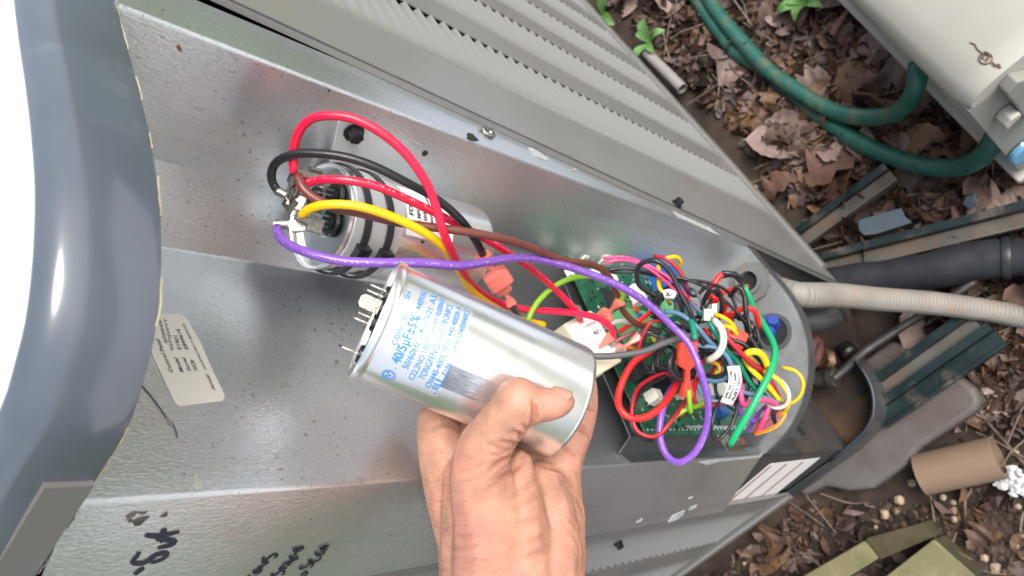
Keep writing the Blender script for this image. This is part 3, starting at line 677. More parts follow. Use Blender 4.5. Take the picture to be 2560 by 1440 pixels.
# scuffed streaks where the can has been handled
mb = MB(); uvs_ = {}
for i in range(25):
    for j in range(9):
        mb.uv[len(mb.v)] = (i / 24, j / 8); mb.v.append(on_held(.035 + .037 * i / 24, -.0165 + .0115 * j / 8, .00009))
mb.f = [(9 * i + j, 9 * i + j + 1, 9 * i + j + 10, 9 * i + j + 9) for i in range(24) for j in range(8)]; mb.mi = [0] * len(mb.f)
def streak_extra(m, N, Lk, b, tc):
    uv = N.new('ShaderNodeUVMap'); mp = N.new('ShaderNodeMapping'); mp.inputs['Scale'].default_value = (2.5, 26, 1); Lk.new(uv.outputs[0], mp.inputs[0])
    nz = N.new('ShaderNodeTexNoise'); nz.inputs['Scale'].default_value = 1.6; nz.inputs['Detail'].default_value = 8; nz.inputs['Roughness'].default_value = .75; Lk.new(mp.outputs[0], nz.inputs['Vector'])
    sp = N.new('ShaderNodeSeparateXYZ'); Lk.new(uv.outputs[0], sp.inputs[0]); fade = N.new('ShaderNodeMapRange'); fade.inputs[1].default_value = 0; fade.inputs[2].default_value = 1; fade.inputs[3].default_value = .12; fade.inputs[4].default_value = -.12; Lk.new(sp.outputs[0], fade.inputs[0])
    ad = N.new('ShaderNodeMath'); ad.operation = 'ADD'; Lk.new(nz.outputs[0], ad.inputs[0]); Lk.new(fade.outputs[0], ad.inputs[1])
    r_ = N.new('ShaderNodeMapRange'); r_.inputs[1].default_value = .46; r_.inputs[2].default_value = .62; r_.inputs[4].default_value = .85; Lk.new(ad.outputs[0], r_.inputs[0]); Lk.new(r_.outputs[0], b.inputs['Alpha'])
mb.obj('scuff', mat('scuffed_aluminium', (.26, .27, .30), .5, .6, .2, 200, extra=streak_extra), held, smooth=True)
# tab terminals
def spade(mb, p, d, s, l=.0085, wd=.0062, t=.0008):
    """flat blade of length l from p along d, broad along s"""
    p, d, s = Vector(p), Vector(d).normalized(), Vector(s).normalized(); n = d.cross(s)
    out = [p + s * wd / 2, p + s * wd / 2 + d * (l - .0015), p + s * (wd / 2 - .0015) + d * l, p - s * (wd / 2 - .0015) + d * l, p - s * wd / 2 + d * (l - .0015), p - s * wd / 2]
    mb.prism([q - n * t / 2 for q in out], n * t)
def terminal(root, T, ax, u, v, offs, label=None, upright='v', wd=.0062):
    """insulator disc with blades; u, v span the top plate; offs = (du, dv, n_blades)"""
    du, dv, k = offs; base = T + u * du + v * dv + ax * .003
    mb = MB(); mb.lathe(base, -ax, [(0, .0075), (.0012, .0078), (.0022, .0070), (.0022, .0045), (.0040, .0040)], 24, True); ins = mb.obj('insulator', M['black_steel'], root, angle=40)
    mb = MB()
    s = v if upright == 'v' else u; o = u if upright == 'v' else v
    for i in range(k):
        q = (i - (k - 1) / 2) * .0028
        spade(mb, base - ax * .0038 + o * q, -ax, s, .0095 - .0006 * i, wd)
    mb.obj('terminal', M['tin'], ins)
hu, hv = hw, hf
for (du, dv, k, up) in ((.012, .002, 2, 'v'), (.0055, .010, 1, 'u'), (-.0015, .003, 2, 'v'), (-.0165, .006, 1, 'v')):
    terminal(held, hT, hax, hu, hv, (du, dv, k), upright=up)

# --- the strapped one in the compartment
cT, cB, cR = Vector((.0178, .3495, .751)), Vector((.0182, .3495, .6456)), .0276
inst, ican, cT, cax, cf, cw, cL = capacitor(cT, cB, cR, 'strapped_capacitor', 'aluminium capacitor tied with two black cable ties to the compartment wall', Vector((-.1, -1, 0)))
if cw.dot(v3(nAi)) > 0: cw = -cw        # cw: towards the wall the bracket is screwed to
def on_cap(a, s, lift=.00012):
    t = s / cR; return cT + cax * a + (cf * math.cos(t) + cw * math.sin(t)) * (cR + lift)
mb = MB(); nu = 20
for i in range(nu + 1):
    for j in range(2): mb.v.append(on_cap(.036 + .034 * j, .002 + .032 * i / nu, .0001))
mb.f = [(2 * i, 2 * i + 1, 2 * i + 3, 2 * i + 2) for i in range(nu)]; mb.mi = [0] * nu
mb.obj('label', M['white_paper'], inst, smooth=True)
mb = MB()
def cl(body, a, s, h, w=None): put_text(mb, body, h / .72, lambda x, y: on_cap(a - y, x, .0003), s, 0, bold=.0001, w=w)
cl('M', .0405, .0065, .0025); cl('FD', .0405, .0130, .0030, .006); cl('45 MFD', .0455, .008, .0024, .011); cl('440V 50/60', .0500, .004, .0024, .015); cl('10000AFC Protected', .0545, .0065, .0020, .022)
cl('S5 440 45+5', .0590, .0075, .0020, .018); cl('No 5 2018 05', .0630, .0105, .0018, .015); cl('4', .0500, -.001, .0028); cl('4', .0660, .004, .0022)
mb.obj('printed_text', M['ink'], inst)
for (du, dv, k, up) in ((.012, .006, 3, 'v'), (-.0015, .008, 3, 'v'), (.008, -.010, 1, 'v')):
    terminal(inst, cT, cax, cw, cf, (du, dv, k), upright=up)
# cable ties round can and strap
for k, (am, tl) in enumerate(((.0085, .010), (.0225, .012))):
    pts = []
    for i in range(61):
        t = 2 * math.pi * i / 60; a = am - tl * .5 * math.cos(t - 2.4) * .55
        pts.append((cT + cax * a + (cf * math.cos(t) + cw * math.sin(t)) * (cR + .0016), (cf * math.cos(t) + cw * math.sin(t))))
    mb = MB(); vs = []
    for p, nr in pts: vs += [p - cax * .0020 + nr * .0006, p + cax * .0020 + nr * .0006, p + cax * .0020 - nr * .0006, p - cax * .0020 - nr * .0006]
    fs = []
    for i in range(60):
        for j in range(4): fs.append((4 * i + j, 4 * i + (j + 1) % 4, 4 * i + 4 + (j + 1) % 4, 4 * i + 4 + j))
    mb.add(vs, fs); tie = mb.obj('cable_tie', M['chipblk'], inst)
    t = -.42; nr = cf * math.cos(t) + cw * math.sin(t); tg = -cf * math.sin(t) + cw * math.cos(t)
    a = am - tl * .5 * math.cos(t - 2.4) * .55; hp = cT + cax * a + nr * (cR + .0030)
    mb = MB()
    for sg in (-1, 1):
        mb.box(hp + cax * .0030 * sg, cax * .0014, tg * .0080, nr * .0050); mb.box(hp + tg * .0034 * sg, cax * .0074, tg * .0014, nr * .0050)
    mb.box(hp - nr * .001, cax * .006, tg * .006, nr * .002); mb.obj('tie_head', M['chipblk'], tie)
# galvanised strap, curved round the can and tabbed to the wall
mb = MB(); tcap = list(np.linspace(-.9, 1.45, 30)); vs = []
for t in tcap:
    nr = cf * math.cos(t) + cw * math.sin(t); a0 = .003 + max(0, (t - .8)) * .010; a1 = .0335 - max(0, (t - 1.0)) * .018
    vs += [cT + cax * a0 + nr * (cR + .0003), cT + cax * a1 + nr * (cR + .0003), cT + cax * a1 + nr * (cR + .0010), cT + cax * a0 + nr * (cR + .0010)]
fs = [(4 * i + j, 4 * i + (j + 1) % 4, 4 * i + 4 + (j + 1) % 4, 4 * i + 4 + j) for i in range(29) for j in range(4)]
mb.add(vs, fs); stp = mb.obj('mounting_strap', mat('strap_galvanized', (.60, .61, .61), .45, .55, .06, 60, .1, 300), unit, angle=40)
tabpx = [(846, 302), (862, 292), (885, 292), (900, 305), (902, 330), (884, 352), (882, 378), (898, 405), (925, 428), (945, 452), (960, 500), (900, 520), (820, 430)]
mb = MB(); mb.prism([PL(x, y, plA) + v3(nAi) * .0009 for x, y in tabpx], tuple(-nAi * .0009) + (0,)); mb.obj('strap_tab', stp.data.materials[0], unit)

# ------------------------------------------------------------------ circuit board on its stand-off bracket
BD = np.array([math.cos(math.radians(42)), math.sin(math.radians(42))]); BN = np.array([BD[1], -BD[0]])
P_brk = (C3 + dR * .012 + nBi * .016, BD)
def brk(s, z, off=0.0): q = P_brk[0] + BD * s + BN * off; return Vector((q[0], q[1], z))
ztop = PL(1560, 1055, P_brk)[2]
br = MB()
br.prism([brk(0, ZF + .002), brk(.135, ZF + .002), brk(.135, ztop - .004), brk(0, ztop)], tuple(-BN * .001) + (0,))
br.prism([brk(0, ZF + .002), brk(0, ztop), atB(.008, ztop, .0012), atB(.008, ZF + .002, .0012)], tuple(BD * .001) + (0,))
br.prism([atB(.008, ZF + .002, .0016), atB(.008, ztop, .0016), atB(-.001 + .002, ztop - .008, .0016), atB(.001, ZF + .002, .0016)], tuple(-nBi * .001) + (0,))
brko = br.obj('board_bracket', mat('bracket_steel', (.20, .215, .225), .42, .85, .15, 60, .2, 300), unit)
bolt(PL(1722, 1103, (C3 + nBi * .002, dR)), v3(nBi), .0030, M['black_steel'], brko, h=.003)
bolt(PL(1622, 1110, (C3 + nBi * .002, dR)), v3(nBi), .0024, M['copper'], brko, h=.002)
P_pcb = (P_brk[0] + BN * .010, BD)
pq = [PL(x, y, P_pcb) for x, y in ((1422, 617), (1618, 1088), (1885, 1094))]
pO = pq[1]; pV = Vector((0, 0, -1)); pU = v3(BD); pN = v3(BN)
wU = (pq[0] - pO).dot(pU); hV = (pq[2] - pO).dot(pV)
print('pcb', wU, hV, 'depths', [round(depth(p), 3) for p in pq])
pcb = empty('circuit_board', pO + pU * wU / 2 + pV * hV, label='green circuit board crowded with relays and terminal blocks behind the loose wires', cat='circuit board')
def onpcb(x, y, off=0.0): return PL(x, y, (P_pcb[0] + BN * off, BD))
def pc(u, v, off=0.0): return pO + pU * u + pV * v + pN * off
mb = MB(); mb.prism([pc(0, 0), pc(wU, 0), pc(wU, hV), pc(0, hV)], -pN * .0016); board = mb.obj('board', M['pcb'], pcb)
def part_box(name, u, v, w, h, d, mt, off=0.0, parent=pcb, rot=0.0, bev=True):
    c, s_ = math.cos(rot), math.sin(rot); au = pU * c + pV * s_; av = -pU * s_ + pV * c
    mb = MB(); b = min(w, h, d) * .12
    mb.box(pc(u, v, off + (d - b) / 2), au * w, av * h, pN * (d - b)); mb.box(pc(u, v, off + d - b / 2), au * (w - b * 2), av * (h - b * 2), pN * b)
    return mb.obj(name, mt, parent)
def uv_of(x, y, off=0.0): p = onpcb(x, y, off) - pO; return p.dot(pU), p.dot(pV)
# solder joints, small parts and printed legend over the whole board
sm = MB(); sk = MB(); sd2 = MB(); random.seed(11)
for i in range(420):
    u, v = random.uniform(.004, wU - .004), random.uniform(.004, hV - .004); k = random.random()
    if k < .45: w, h = random.choice([(.002, .0012), (.0012, .002), (.003, .0016), (.0018, .0018)]); sm.box(pc(u, v, .0006), pU * w, pV * h, pN * .0012)
    elif k < .75: sd2.lathe(pc(u, v, 0), pN, [(0, .0010), (.0008, .0008), (.0011, .0003)], 7)
    else: w, h = random.choice([(.004, .0004), (.0004, .004), (.0025, .001), (.002, .0003)]); sk.box(pc(u, v, .0001), pU * w, pV * h, pN * .0003)
for i in range(26): sd2.lathe(pc(.004, hV * (i + .5) / 27, 0), pN, [(0, .0010), (.0008, .0008), (.0011, .0003)], 7)
for i in range(34): sd2.lathe(pc(.006, hV * (.35 + .6 * i / 34), 0), pN, [(0, .0010), (.0008, .0008), (.0011, .0003)], 7)
tag(sm.obj('small_component', M['chipblk'], pcb), kind='stuff'); tag(sd2.obj('solder_joint', M['solder'], pcb), kind='stuff'); tag(sk.obj('printed_legend', M['silk'], pcb), kind='stuff')
for x, y, w, h, d in ((1530, 752, .020, .020, .002), (1655, 960, .020, .030, .014), (1580, 935, .016, .012, .010), (1690, 905, .014, .012, .008)):
    u, v = uv_of(x, y); part_box('chip', u, v, w, h, d, M['chipblk'])
for x, y, w, h, d in ((1450, 640, .010, .006, .006), (1497, 645, .016, .016, .012), (1525, 700, .006, .010, .005), (1582, 745, .016, .010, .010), (1622, 1000, .009, .009, .010), (1690, 980, .014, .012, .008), (1745, 985, .024, .014, .012), (1800, 975, .016, .012, .010), (1480, 690, .006, .008, .006), (1530, 660, .008, .010, .008), (1420, 685, .006, .006, .004)):
    u, v = uv_of(x, y); part_box('connector', u, v, w, h, d, M['nylon'], rot=random.uniform(-.15, .15))
u, v = uv_of(1655, 720); part_box('relay', u, v, .030, .034, .018, M['relay_blue'])
u, v = uv_of(1790, 1030); part_box('relay', u, v, .012, .016, .008, M['relay_blue'])
# pluggable terminal block with lettered tags
u0, v0 = uv_of(1520, 800, .010); u1, v1 = uv_of(1640, 880, .010)
tb = part_box('terminal_block', *uv_of(1580, 835), .030, .038, .014, M['term_green'])
tb2 = part_box('terminal_block', *uv_of(1660, 800), .028, .016, .012, M['term_green'])
tu, tv = uv_of(1622, 805, .0145)
seq = ['R', 'C', 'O', 'W', 'Y', 'L']
for i, ch in enumerate(seq):
    x0, y0 = 1585 + i * 11.5, 762 + i * 19
    p = onpcb(x0 + 5, y0 + 10, .0155); mb = MB(); mb.box(p, pU * .0052, pV * .0056, pN * .0012); tg_ = mb.obj('lettered_tag', M['tag_' + ch], tb)
    mb = MB(); vs, fs = text_geo('2' if False else ch, .0058); cxm = (max(v.x for v in vs) + min(v.x for v in vs)) / 2; cym = .0021
    mb.add([p + pN * .0008 - pV * (-(v.x - cxm)) * 1 - pU * (-(v.y - cym)) * 1 for v in vs], fs); mb.obj('letter', M['ink'], tg_)
for i in range(7):
    p = onpcb(1625 + i * 11.5, 790 + i * 19, .0125); mb = MB(); mb.lathe(p, pN, [(0, .0017), (.0003, .0017)], 10); mb.obj('screw_well', M['void'], tb2)

# cream relay with its white label
rc = D(1484, 856, .500)
rz = (Vector(cz) * .80 + Vector(cx) * .44 + Vector(cy) * .40).normalized()
ry = -Vector(cy) * .91 + Vector(cx) * .41; ry = (ry - rz * ry.dot(rz)).normalized(); rx = ry.cross(rz)
rx = rx if rx.dot(Vector(cx)) > 0 else -rx
relay = empty('cream_relay', rc, label='cream box relay with white printed label beside the held capacitor', cat='relay')
mb = MB(); W_, H_, T_ = .0265, .040, .026
mb.box(rc - rz * T_ / 2, rx * W_, ry * H_, rz * T_); mb.box(rc - rz * (T_ + .001), rx * (W_ + .004), ry * (H_ + .002), rz * .003)
case = mb.obj('case', M['relay_cream'], relay)
bv = case.modifiers.new('b', 'BEVEL'); bv.width = .0015; bv.segments = 2
mb = MB(); mb.box(rc + rz * .0002 + ry * -.003, rx * .0262, ry * .0285, rz * .0003); rl = mb.obj('label', M['white_paper'], relay)
mb = MB()
fnr = lambda x, y: rc + rz * .0005 - ry * .003 + rx * (x) - ry * (y)
put_text(mb, '1', .003, fnr, -.004, .0105); put_text(mb, 'RELAY SPST 24VDC 30A 277VAC', .002, fnr, -.0115, .0078, w=.022); put_text(mb, 'WELDED CONTACTS', .0016, fnr, -.0118, .0055, w=.011); put_text(mb, 'HCR5-24', .0016, fnr, -.0118, .0036, w=.008)
put_text(mb, 'c', .0022, fnr, .0020, .0012); put_text(mb, 'RU', .0034, fnr, .0036, .0008, bold=.0002); put_text(mb, 'us', .0018, fnr, .0092, .0012); put_text(mb, '10A 277VAC', .0014, fnr, .0015, -.004, w=.009); put_text(mb, '30A 28VDC', .0014, fnr, .0015, -.006, w=.008)
mb.obj('printed_text', M['ink'], rl)
mb = MB(); spade(mb, rc - ry * .019 + rx * .003, -ry, rx, .008, .006); spade(mb, rc + rx * .010 + ry * .006, rz, ry, .008, .006); spade(mb, rc + rx * .012 + ry * .015, rz, ry, .008, .006); mb.obj('terminal', M['tin'], relay)

# ------------------------------------------------------------------ wires
def sleeve(p, d, s, L, w, mt, parent, kind='butt'):
    """nylon push-on sleeve: flared collar, narrow barrel, wide flat housing; starts at p, runs along d, broad along s"""
    p, d = Vector(p), Vector(d).normalized(); s = d.cross(Vector(cz) + Vector(s) * .35).normalized(); n = d.cross(s); L *= 1.1; w *= 1.15
    prof = [(0, .62, .55), (.06, .60, .52), (.20, .42, .40), (.30, .26, .30), (.48, .24, .28), (.55, .80, .42), (.58, .97, .46), (.64, 1.0, .46), (.96, 1.0, .46), (1.0, .96, .42)]
    mb = MB(); m = 20; vs = []; fs = []
    for a, hx, hy in prof:
        for i in range(m):
            t = 6.2832 * i / m; cx_, sx_ = math.cos(t), math.sin(t); e = .45
            vs.append(p + d * L * a + s * (abs(cx_) ** e * math.copysign(1, cx_) * w / 2 * hx) + n * (abs(sx_) ** e * math.copysign(1, sx_) * w / 2 * hy))
    for j in range(len(prof) - 1):
        for i in range(m): k = (i + 1) % m; fs.append((j * m + i, j * m + k, (j + 1) * m + k, (j + 1) * m + i))
    fs.append(tuple(range(m))[::-1]); fs.append(tuple(range((len(prof) - 1) * m, len(prof) * m)))
    mb.add(vs, fs); o = mb.obj('connector_sleeve', mt, parent, angle=40); return o
def flag_clip(p, d, s, parent, L=.012):
    """bare metal push-on receptacle with a crimp barrel"""
    p, d, s = Vector(p), Vector(d).normalized(), Vector(s); s = (s - d * s.dot(d)).normalized(); n = d.cross(s)
    mb = MB(); mb.box(p + d * L * .72, d * L * .56, s * .0066, n * .0008)
    for sg in (-1, 1): mb.tube([p + d * L * .45 + s * .0032 * sg + n * .0009, p + d * L + s * .0030 * sg + n * .0009], .0011, 8, uv=False)
    mb.tube([p - d * .001, p + d * L * .34], .0024, 10, uv=False); mb.box(p + d * L * .4, d * L * .2, s * .003, n * .0014)
    return mb.obj('push_on_clip', M['tin'], parent, angle=45)
WIRES = []
def wire(pts, r, m, label, group=None, kind='D', parent_parts=None, cat='wire'):
    P = [D(x, y, d) for x, y, d in pts]
    mb = MB(); mb.tube(spline(P, .0025), r * (.84 if group else .90), 10); o = mb.obj('wire', WM[m], None, smooth=True)
    tag(o, label, cat, group); WIRES.append(o); return o, P
up = Vector((0, 0, 1))
w, P = wire([(735, 432, .358), (733, 400, .356), (738, 355, .352), (755, 318, .348), (785, 294, .344), (835, 289, .342), (890, 299, .342), (955, 333, .344), (1015, 385, .348), (1062, 450, .354), (1088, 510, .36), (1112, 590, .37), (1145, 660, .395), (1185, 715, .43), (1240, 753, .455), (1310, 773, .47), (1380, 778, .48), (1440, 783, .485), (1495, 796, .49), (1528, 820, .495), (1533, 848, .50)], .0024, 'red', 'long red wire looping high over the strapped capacitor to the cream relay')
flag_clip(P[0] - (P[1] - P[0]).normalized() * .001, D(722, 470, .363) - P[0], Vector((1, 0, 0)), w)
sleeve(P[-1] - (P[-1] - P[-2]).normalized() * .003, D(1470, 905, .505) - P[-1], cy, .026, .0100, M['pinknylon'], w)
w, P = wire([(743, 470, .364), (758, 462, .362), (800, 450, .358), (860, 450, .356), (930, 462, .358), (1000, 490, .364), (1100, 538, .378), (1200, 590, .40), (1290, 645, .43), (1350, 690, .455), (1400, 735, .475), (1438, 775, .49), (1452, 805, .505), (1458, 850, .54)], .0024, 'red', 'straight red wire from the strapped capacitor passing under the brown wire')
flag_clip(P[0], D(725, 500, .366) - P[0], Vector((1, 0, 0)), w)
w, P = wire([(745, 438, .357), (752, 462, .355), (775, 488, .355), (830, 517, .357), (900, 533, .362), (1000, 557, .370), (1150, 577, .378), (1225, 590, .388), (1310, 612, .41), (1400, 648, .44), (1470, 660, .465), (1510, 678, .485), (1535, 715, .50), (1548, 760, .515), (1585, 805, .53), (1650, 828, .55)], .0024, 'brown', 'thick brown wire curving from the strapped capacitor into the bundle')
flag_clip(P[0] - (P[1] - P[0]).normalized() * .0015, D(800, 450, .366) - P[0], Vector((0, 0, 1)), w, .014)
w, P = wire([(750, 542, .360), (770, 525, .356), (800, 514, .353), (850, 511, .352), (905, 518, .353), (975, 540, .357), (1050, 575, .365), (1105, 615, .378), (1140, 665, .40), (1180, 725, .43), (1235, 765, .455), (1300, 797, .475), (1360, 812, .49)], .0025, 'yellow', 'bright yellow wire arching over the cable ties of the strapped capacitor')
flag_clip(P[0] + Vector((0, 0, .001)), D(800, 565, .366) - P[0], D(760, 600, .36) - D(760, 560, .36), w, .013)
w, P = wire([(692, 568, .362), (700, 592, .358), (728, 615, .354), (785, 637, .350), (860, 653, .350), (950, 657, .352), (1050, 657, .360), (1150, 664, .375), (1215, 655, .39), (1290, 645, .41), (1360, 651, .43), (1450, 676, .45), (1550, 716, .465), (1620, 760, .475), (1680, 815, .48), (1724, 862, .478), (1752, 930, .474), (1770, 1005, .478), (1764, 1075, .485), (1738, 1130, .487), (1700, 1156, .49), (1668, 1140, .495), (1650, 1092, .50), (1655, 1030, .505), (1677, 975, .52), (1710, 935, .545)], .0026, 'purple', 'long purple wire ending in a big hanging loop below the bundle')
flag_clip(P[0] - (P[1] - P[0]).normalized() * .002, D(790, 565, .366) - P[0], D(760, 600, .36) - D(760, 560, .36), w, .016)
w, P = wire([(695, 478, .366), (683, 460, .364), (678, 438, .361), (686, 412, .357), (710, 394, .354), (760, 383, .351), (850, 390, .350), (930, 414, .352), (1010, 453, .358), (1090, 497, .368), (1150, 548, .38), (1188, 600, .395), (1214, 650, .41)], .0024, 'black', 'black wire from the strapped capacitor down to the pink connector')
flag_clip(P[0], D(745, 505, .366) - P[0], D(760, 600, .36) - D(760, 560, .36), w, .014)
sleeve(D(1208, 640, .405), D(1260, 720, .42) - D(1208, 640, .405), cy * 1.0 - cx * .6, .021, .0125, M['pinknylon'], w)
w, P = wire([(1277, 757, .435), (1287, 775, .445), (1300, 800, .46), (1330, 830, .49)], .0024, 'black', 'short black wire leaving the pink connector behind the held capacitor')
sleeve(P[0] + (P[0] - P[1]).normalized() * -.001, D(1245, 700, .42) - D(1277, 757, .432), cy - cx * .6, .016, .0085, M['pinknylon'], w)
w, P = wire([(1318, 805, .46), (1330, 778, .462), (1350, 748, .465), (1392, 712, .47), (1445, 692, .475), (1500, 694, .485), (1540, 714, .495), (1557, 738, .505), (1548, 758, .51)], .0019, 'lime', 'lime green wire arching up beside the held capacitor')
sleeve(P[-1] + (D(1556, 742, .5) - P[-1]) * .3, D(1490, 815, .53) - P[-1], cy, .024, .0098, M['pinknylon'], w)
w, P = wire([(1745, 838, .50), (1710, 842, .495), (1660, 858, .49), (1610, 878, .487), (1550, 888, .485), (1500, 891, .483), (1440, 888, .483), (1380, 880, .487)], .0024, 'grey', 'dark grey wire running straight behind the end of the held capacitor')
w, P = wire([(1490, 830, .53), (1520, 812, .53), (1550, 803, .535), (1580, 808, .54), (1592, 818, .55)], .0020, 'white', 'short white wire bridging over the green terminal block')
w, P = wire([(1648, 833, .545), (1625, 822, .54), (1607, 828, .535), (1598, 842, .53)], .0021, 'grey', 'short dark wire bending into a pink connector near the lettered tags')
sleeve(P[-1] + Vector((0, 0, 0)), D(1525, 893, .525) - P[-1], cy, .024, .0098, M['pinknylon'], w)
w, P = wire([(1588, 829, .55), (1560, 842, .55), (1528, 862, .55)], .0016, 'rose', 'dusky pink wire crossing the green terminal block')
w, P = wire([(1655, 858, .53), (1620, 880, .52), (1585, 905, .515), (1560, 945, .51), (1546, 990, .505), (1550, 1022, .50), (1575, 1044, .498), (1610, 1044, .50), (1650, 1020, .505), (1680, 980, .515), (1700, 940, .53)], .0026, 'red2', 'thick bright red wire in a round loop left of the bundle')
w, P = wire([(1690, 922, .53), (1640, 940, .525), (1600, 965, .515), (1583, 1000, .505), (1580, 1040, .50), (1592, 1075, .497), (1620, 1091, .495), (1650, 1085, .497), (1680, 1050, .50), (1710, 1010, .51), (1730, 970, .52), (1745, 930, .53)], .0016, 'darkred', 'thin dark red wire in the loop under the purple one', 'paired loop wires')
w, P = wire([(1692, 930, .532), (1645, 950, .527), (1606, 975, .517), (1588, 1005, .506), (1576, 1040, .502), (1582, 1070, .5), (1605, 1095, .5), (1630, 1101, .503)], .0017, 'black', 'thin black wire following the dark red loop', 'paired loop wires')
w, P = wire([(1722, 975, .495), (1724, 1005, .495), (1727, 1030, .498), (1728, 1020, .505), (1745, 1015, .515), (1765, 1003, .53)], .0018, 'lime', 'short lime wire bent sharply below the red connector')
wire([(1728, 1018, .506), (1700, 1032, .506), (1678, 1052, .51)], .0018, 'lime', 'lime wire tail resting along the edge of the circuit board')
sl_ = sleeve(D(1716, 990, .505), D(1718, 872, .500) - D(1716, 990, .505), cx, .034, .0125, M['rednylon'], None)
tag(sl_, 'large red nylon connector standing upright in front of the wire bundle', 'connector'); sl_.name = 'connector_sleeve'
w, P = wire([(1660, 812, .535), (1685, 796, .52), (1710, 793, .51), (1728, 805, .50), (1735, 830, .495), (1737, 850, .492)], .0024, 'teal', 'green wire hooking down into the top of the large red connector')
# green earth wire from the conduit round to its lug
w, P = wire([(1860, 715, .59), (1872, 742, .585), (1885, 770, .57), (1905, 805, .545), (1930, 850, .53), (1937, 885, .52), (1925, 930, .51), (1900, 980, .505), (1870, 1035, .505), (1840, 1085, .508), (1825, 1112, .512)], .0027, 'green', 'thick green earth wire sweeping from the conduit down to its metal lug')
mb = MB(); lc = D(1835, 1100, .522); mb.box(lc, v3(dR) * .010, Vector((0, 0, .018)), v3(nBi) * .005); mb.box(lc - v3(nBi) * .003, v3(dR) * .013, Vector((0, 0, .024)), v3(nBi) * .0012)
mb.lathe(lc + v3(nBi) * .0025, v3(nBi), [(0, .003), (.002, .003), (.002, .001)], 12); mb.obj('earth_lug', M['tin'], w, angle=40)
# bundle
B = 'thin wires of the tangled bundle'
def bw(pts, r, m, label): return wire(pts, r, m, label, B)
bw([(1508, 645, .53), (1560, 643, .53), (1600, 655, .525), (1650, 680, .52), (1690, 710, .52), (1720, 745, .53)], .0013, 'pink', 'pink wire from the white plug, upper of the pair')
bw([(1512, 658, .53), (1560, 650, .528), (1610, 665, .523), (1660, 700, .52), (1700, 740, .525)], .0013, 'pink', 'pink wire from the white plug, lower of the pair')
bw([(1635, 640, .535), (1665, 647, .53), (1700, 680, .53), (1718, 720, .53), (1722, 750, .53), (1740, 765, .53)], .0016, 'darkred', 'crimson wire curving down the right end of the board')
bw([(1650, 718, .53), (1648, 690, .525), (1645, 665, .53)], .0017, 'yellow', 'short yellow wire standing up in front of the blue relay')
bw([(1665, 646, .53), (1690, 642, .535), (1702, 655, .54), (1695, 668, .545)], .0018, 'yellow', 'small yellow wire arch above the blue relay')
bw([(1645, 700, .525), (1650, 722, .52), (1665, 740, .52), (1675, 760, .53)], .0016, 'yellow', 'yellow wire slanting down across the blue relay')
bw([(1520, 675, .53), (1570, 670, .53), (1640, 685, .525), (1720, 700, .52), (1790, 735, .525), (1860, 800, .53), (1905, 870, .535)], .0014, 'black', 'long thin black wire across the top of the bundle')
bw([(1525, 680, .535), (1600, 682, .53), (1680, 698, .525), (1760, 705, .53), (1820, 730, .54), (1850, 790, .54), (1890, 850, .54)], .0014, 'black', 'second thin black wire running beside the first across the top')
bw([(1640, 740, .52), (1600, 715, .515), (1592, 680, .51), (1605, 658, .505), (1640, 652, .50), (1675, 680, .50), (1700, 730, .50), (1725, 780, .50), (1750, 840, .505), (1770, 885, .51)], .0021, 'black', 'black wire with a tall loop over the blue relay')
bw([(1640, 790, .52), (1632, 770, .51), (1645, 745, .505), (1672, 735, .50), (1695, 745, .50), (1705, 775, .505), (1700, 800, .52)], .0020, 'black', 'black wire hooked through a white printed marker')
mk = MB(); mk.tube([D(1660, 737, .4985), D(1672, 734, .4975), (D(1684, 738, .4985))], .0032, 12, uv=False); mko = mk.obj('wire_marker', M['white_mark'], WIRES[-1], smooth=True)
mk = MB(); put_text(mk, '3U', .0032, lambda x, y: D(1665 + x * 3600, 739 - y * 3600, .4935), 0, 0, bold=.0002); mk.obj('printed_text', M['ink'], mko)
bw([(1630, 745, .53), (1660, 800, .525), (1640, 790, .53), (1645, 770, .53)], .0016, 'black', 'kinked black wire behind the purple one')
bw([(1750, 790, .53), (1765, 740, .52), (1785, 722, .515), (1800, 735, .52), (1805, 770, .525), (1795, 800, .535)], .0020, 'black', 'black wire with a narrow arch in front of the red wires')
bw([(1825, 740, .54), (1845, 718, .53), (1860, 735, .53), (1865, 780, .53), (1870, 830, .535), (1900, 870, .54)], .0022, 'black', 'black wire with a narrow arch beside the conduit hole')
bw([(1805, 682, .56), (1835, 685, .56), (1852, 700, .57), (1858, 725, .60)], .0022, 'black', 'black wire diving into the conduit hole')
bw([(1765, 745, .545), (1780, 720, .54), (1795, 695, .54), (1805, 685, .54)], .0027, 'red2', 'cut end of a thick red wire pointing up by the compartment wall')
bw([(1868, 716, .60), (1845, 722, .58), (1815, 728, .56), (1780, 745, .55)], .0024, 'red2', 'red wire coming in through the conduit hole')
bw([(1780, 760, .54), (1800, 745, .535), (1815, 760, .54), (1810, 780, .545), (1830, 800, .545), (1825, 785, .54), (1850, 775, .54)], .0022, 'red2', 'red wire bent into sharp corners in the bundle centre')
bw([(1835, 785, .54), (1860, 770, .535), (1885, 775, .535), (1895, 800, .54), (1900, 820, .545)], .0024, 'red2', 'red wire beside the blue grommet')
bw([(1725, 755, .53), (1745, 775, .52), (1775, 810, .51), (1800, 850, .51), (1830, 895, .515), (1860, 930, .52), (1880, 990, .53)], .0017, 'bp', 'blue wire with a purple stripe, first of the long pair')
bw([(1660, 778, .51), (1700, 785, .505), (1740, 815, .50), (1770, 850, .505), (1800, 880, .51), (1820, 930, .52), (1850, 975, .52), (1900, 990, .52), (1950, 1008, .525)], .0019, 'blue', 'slate blue wire running the whole length of the bundle')
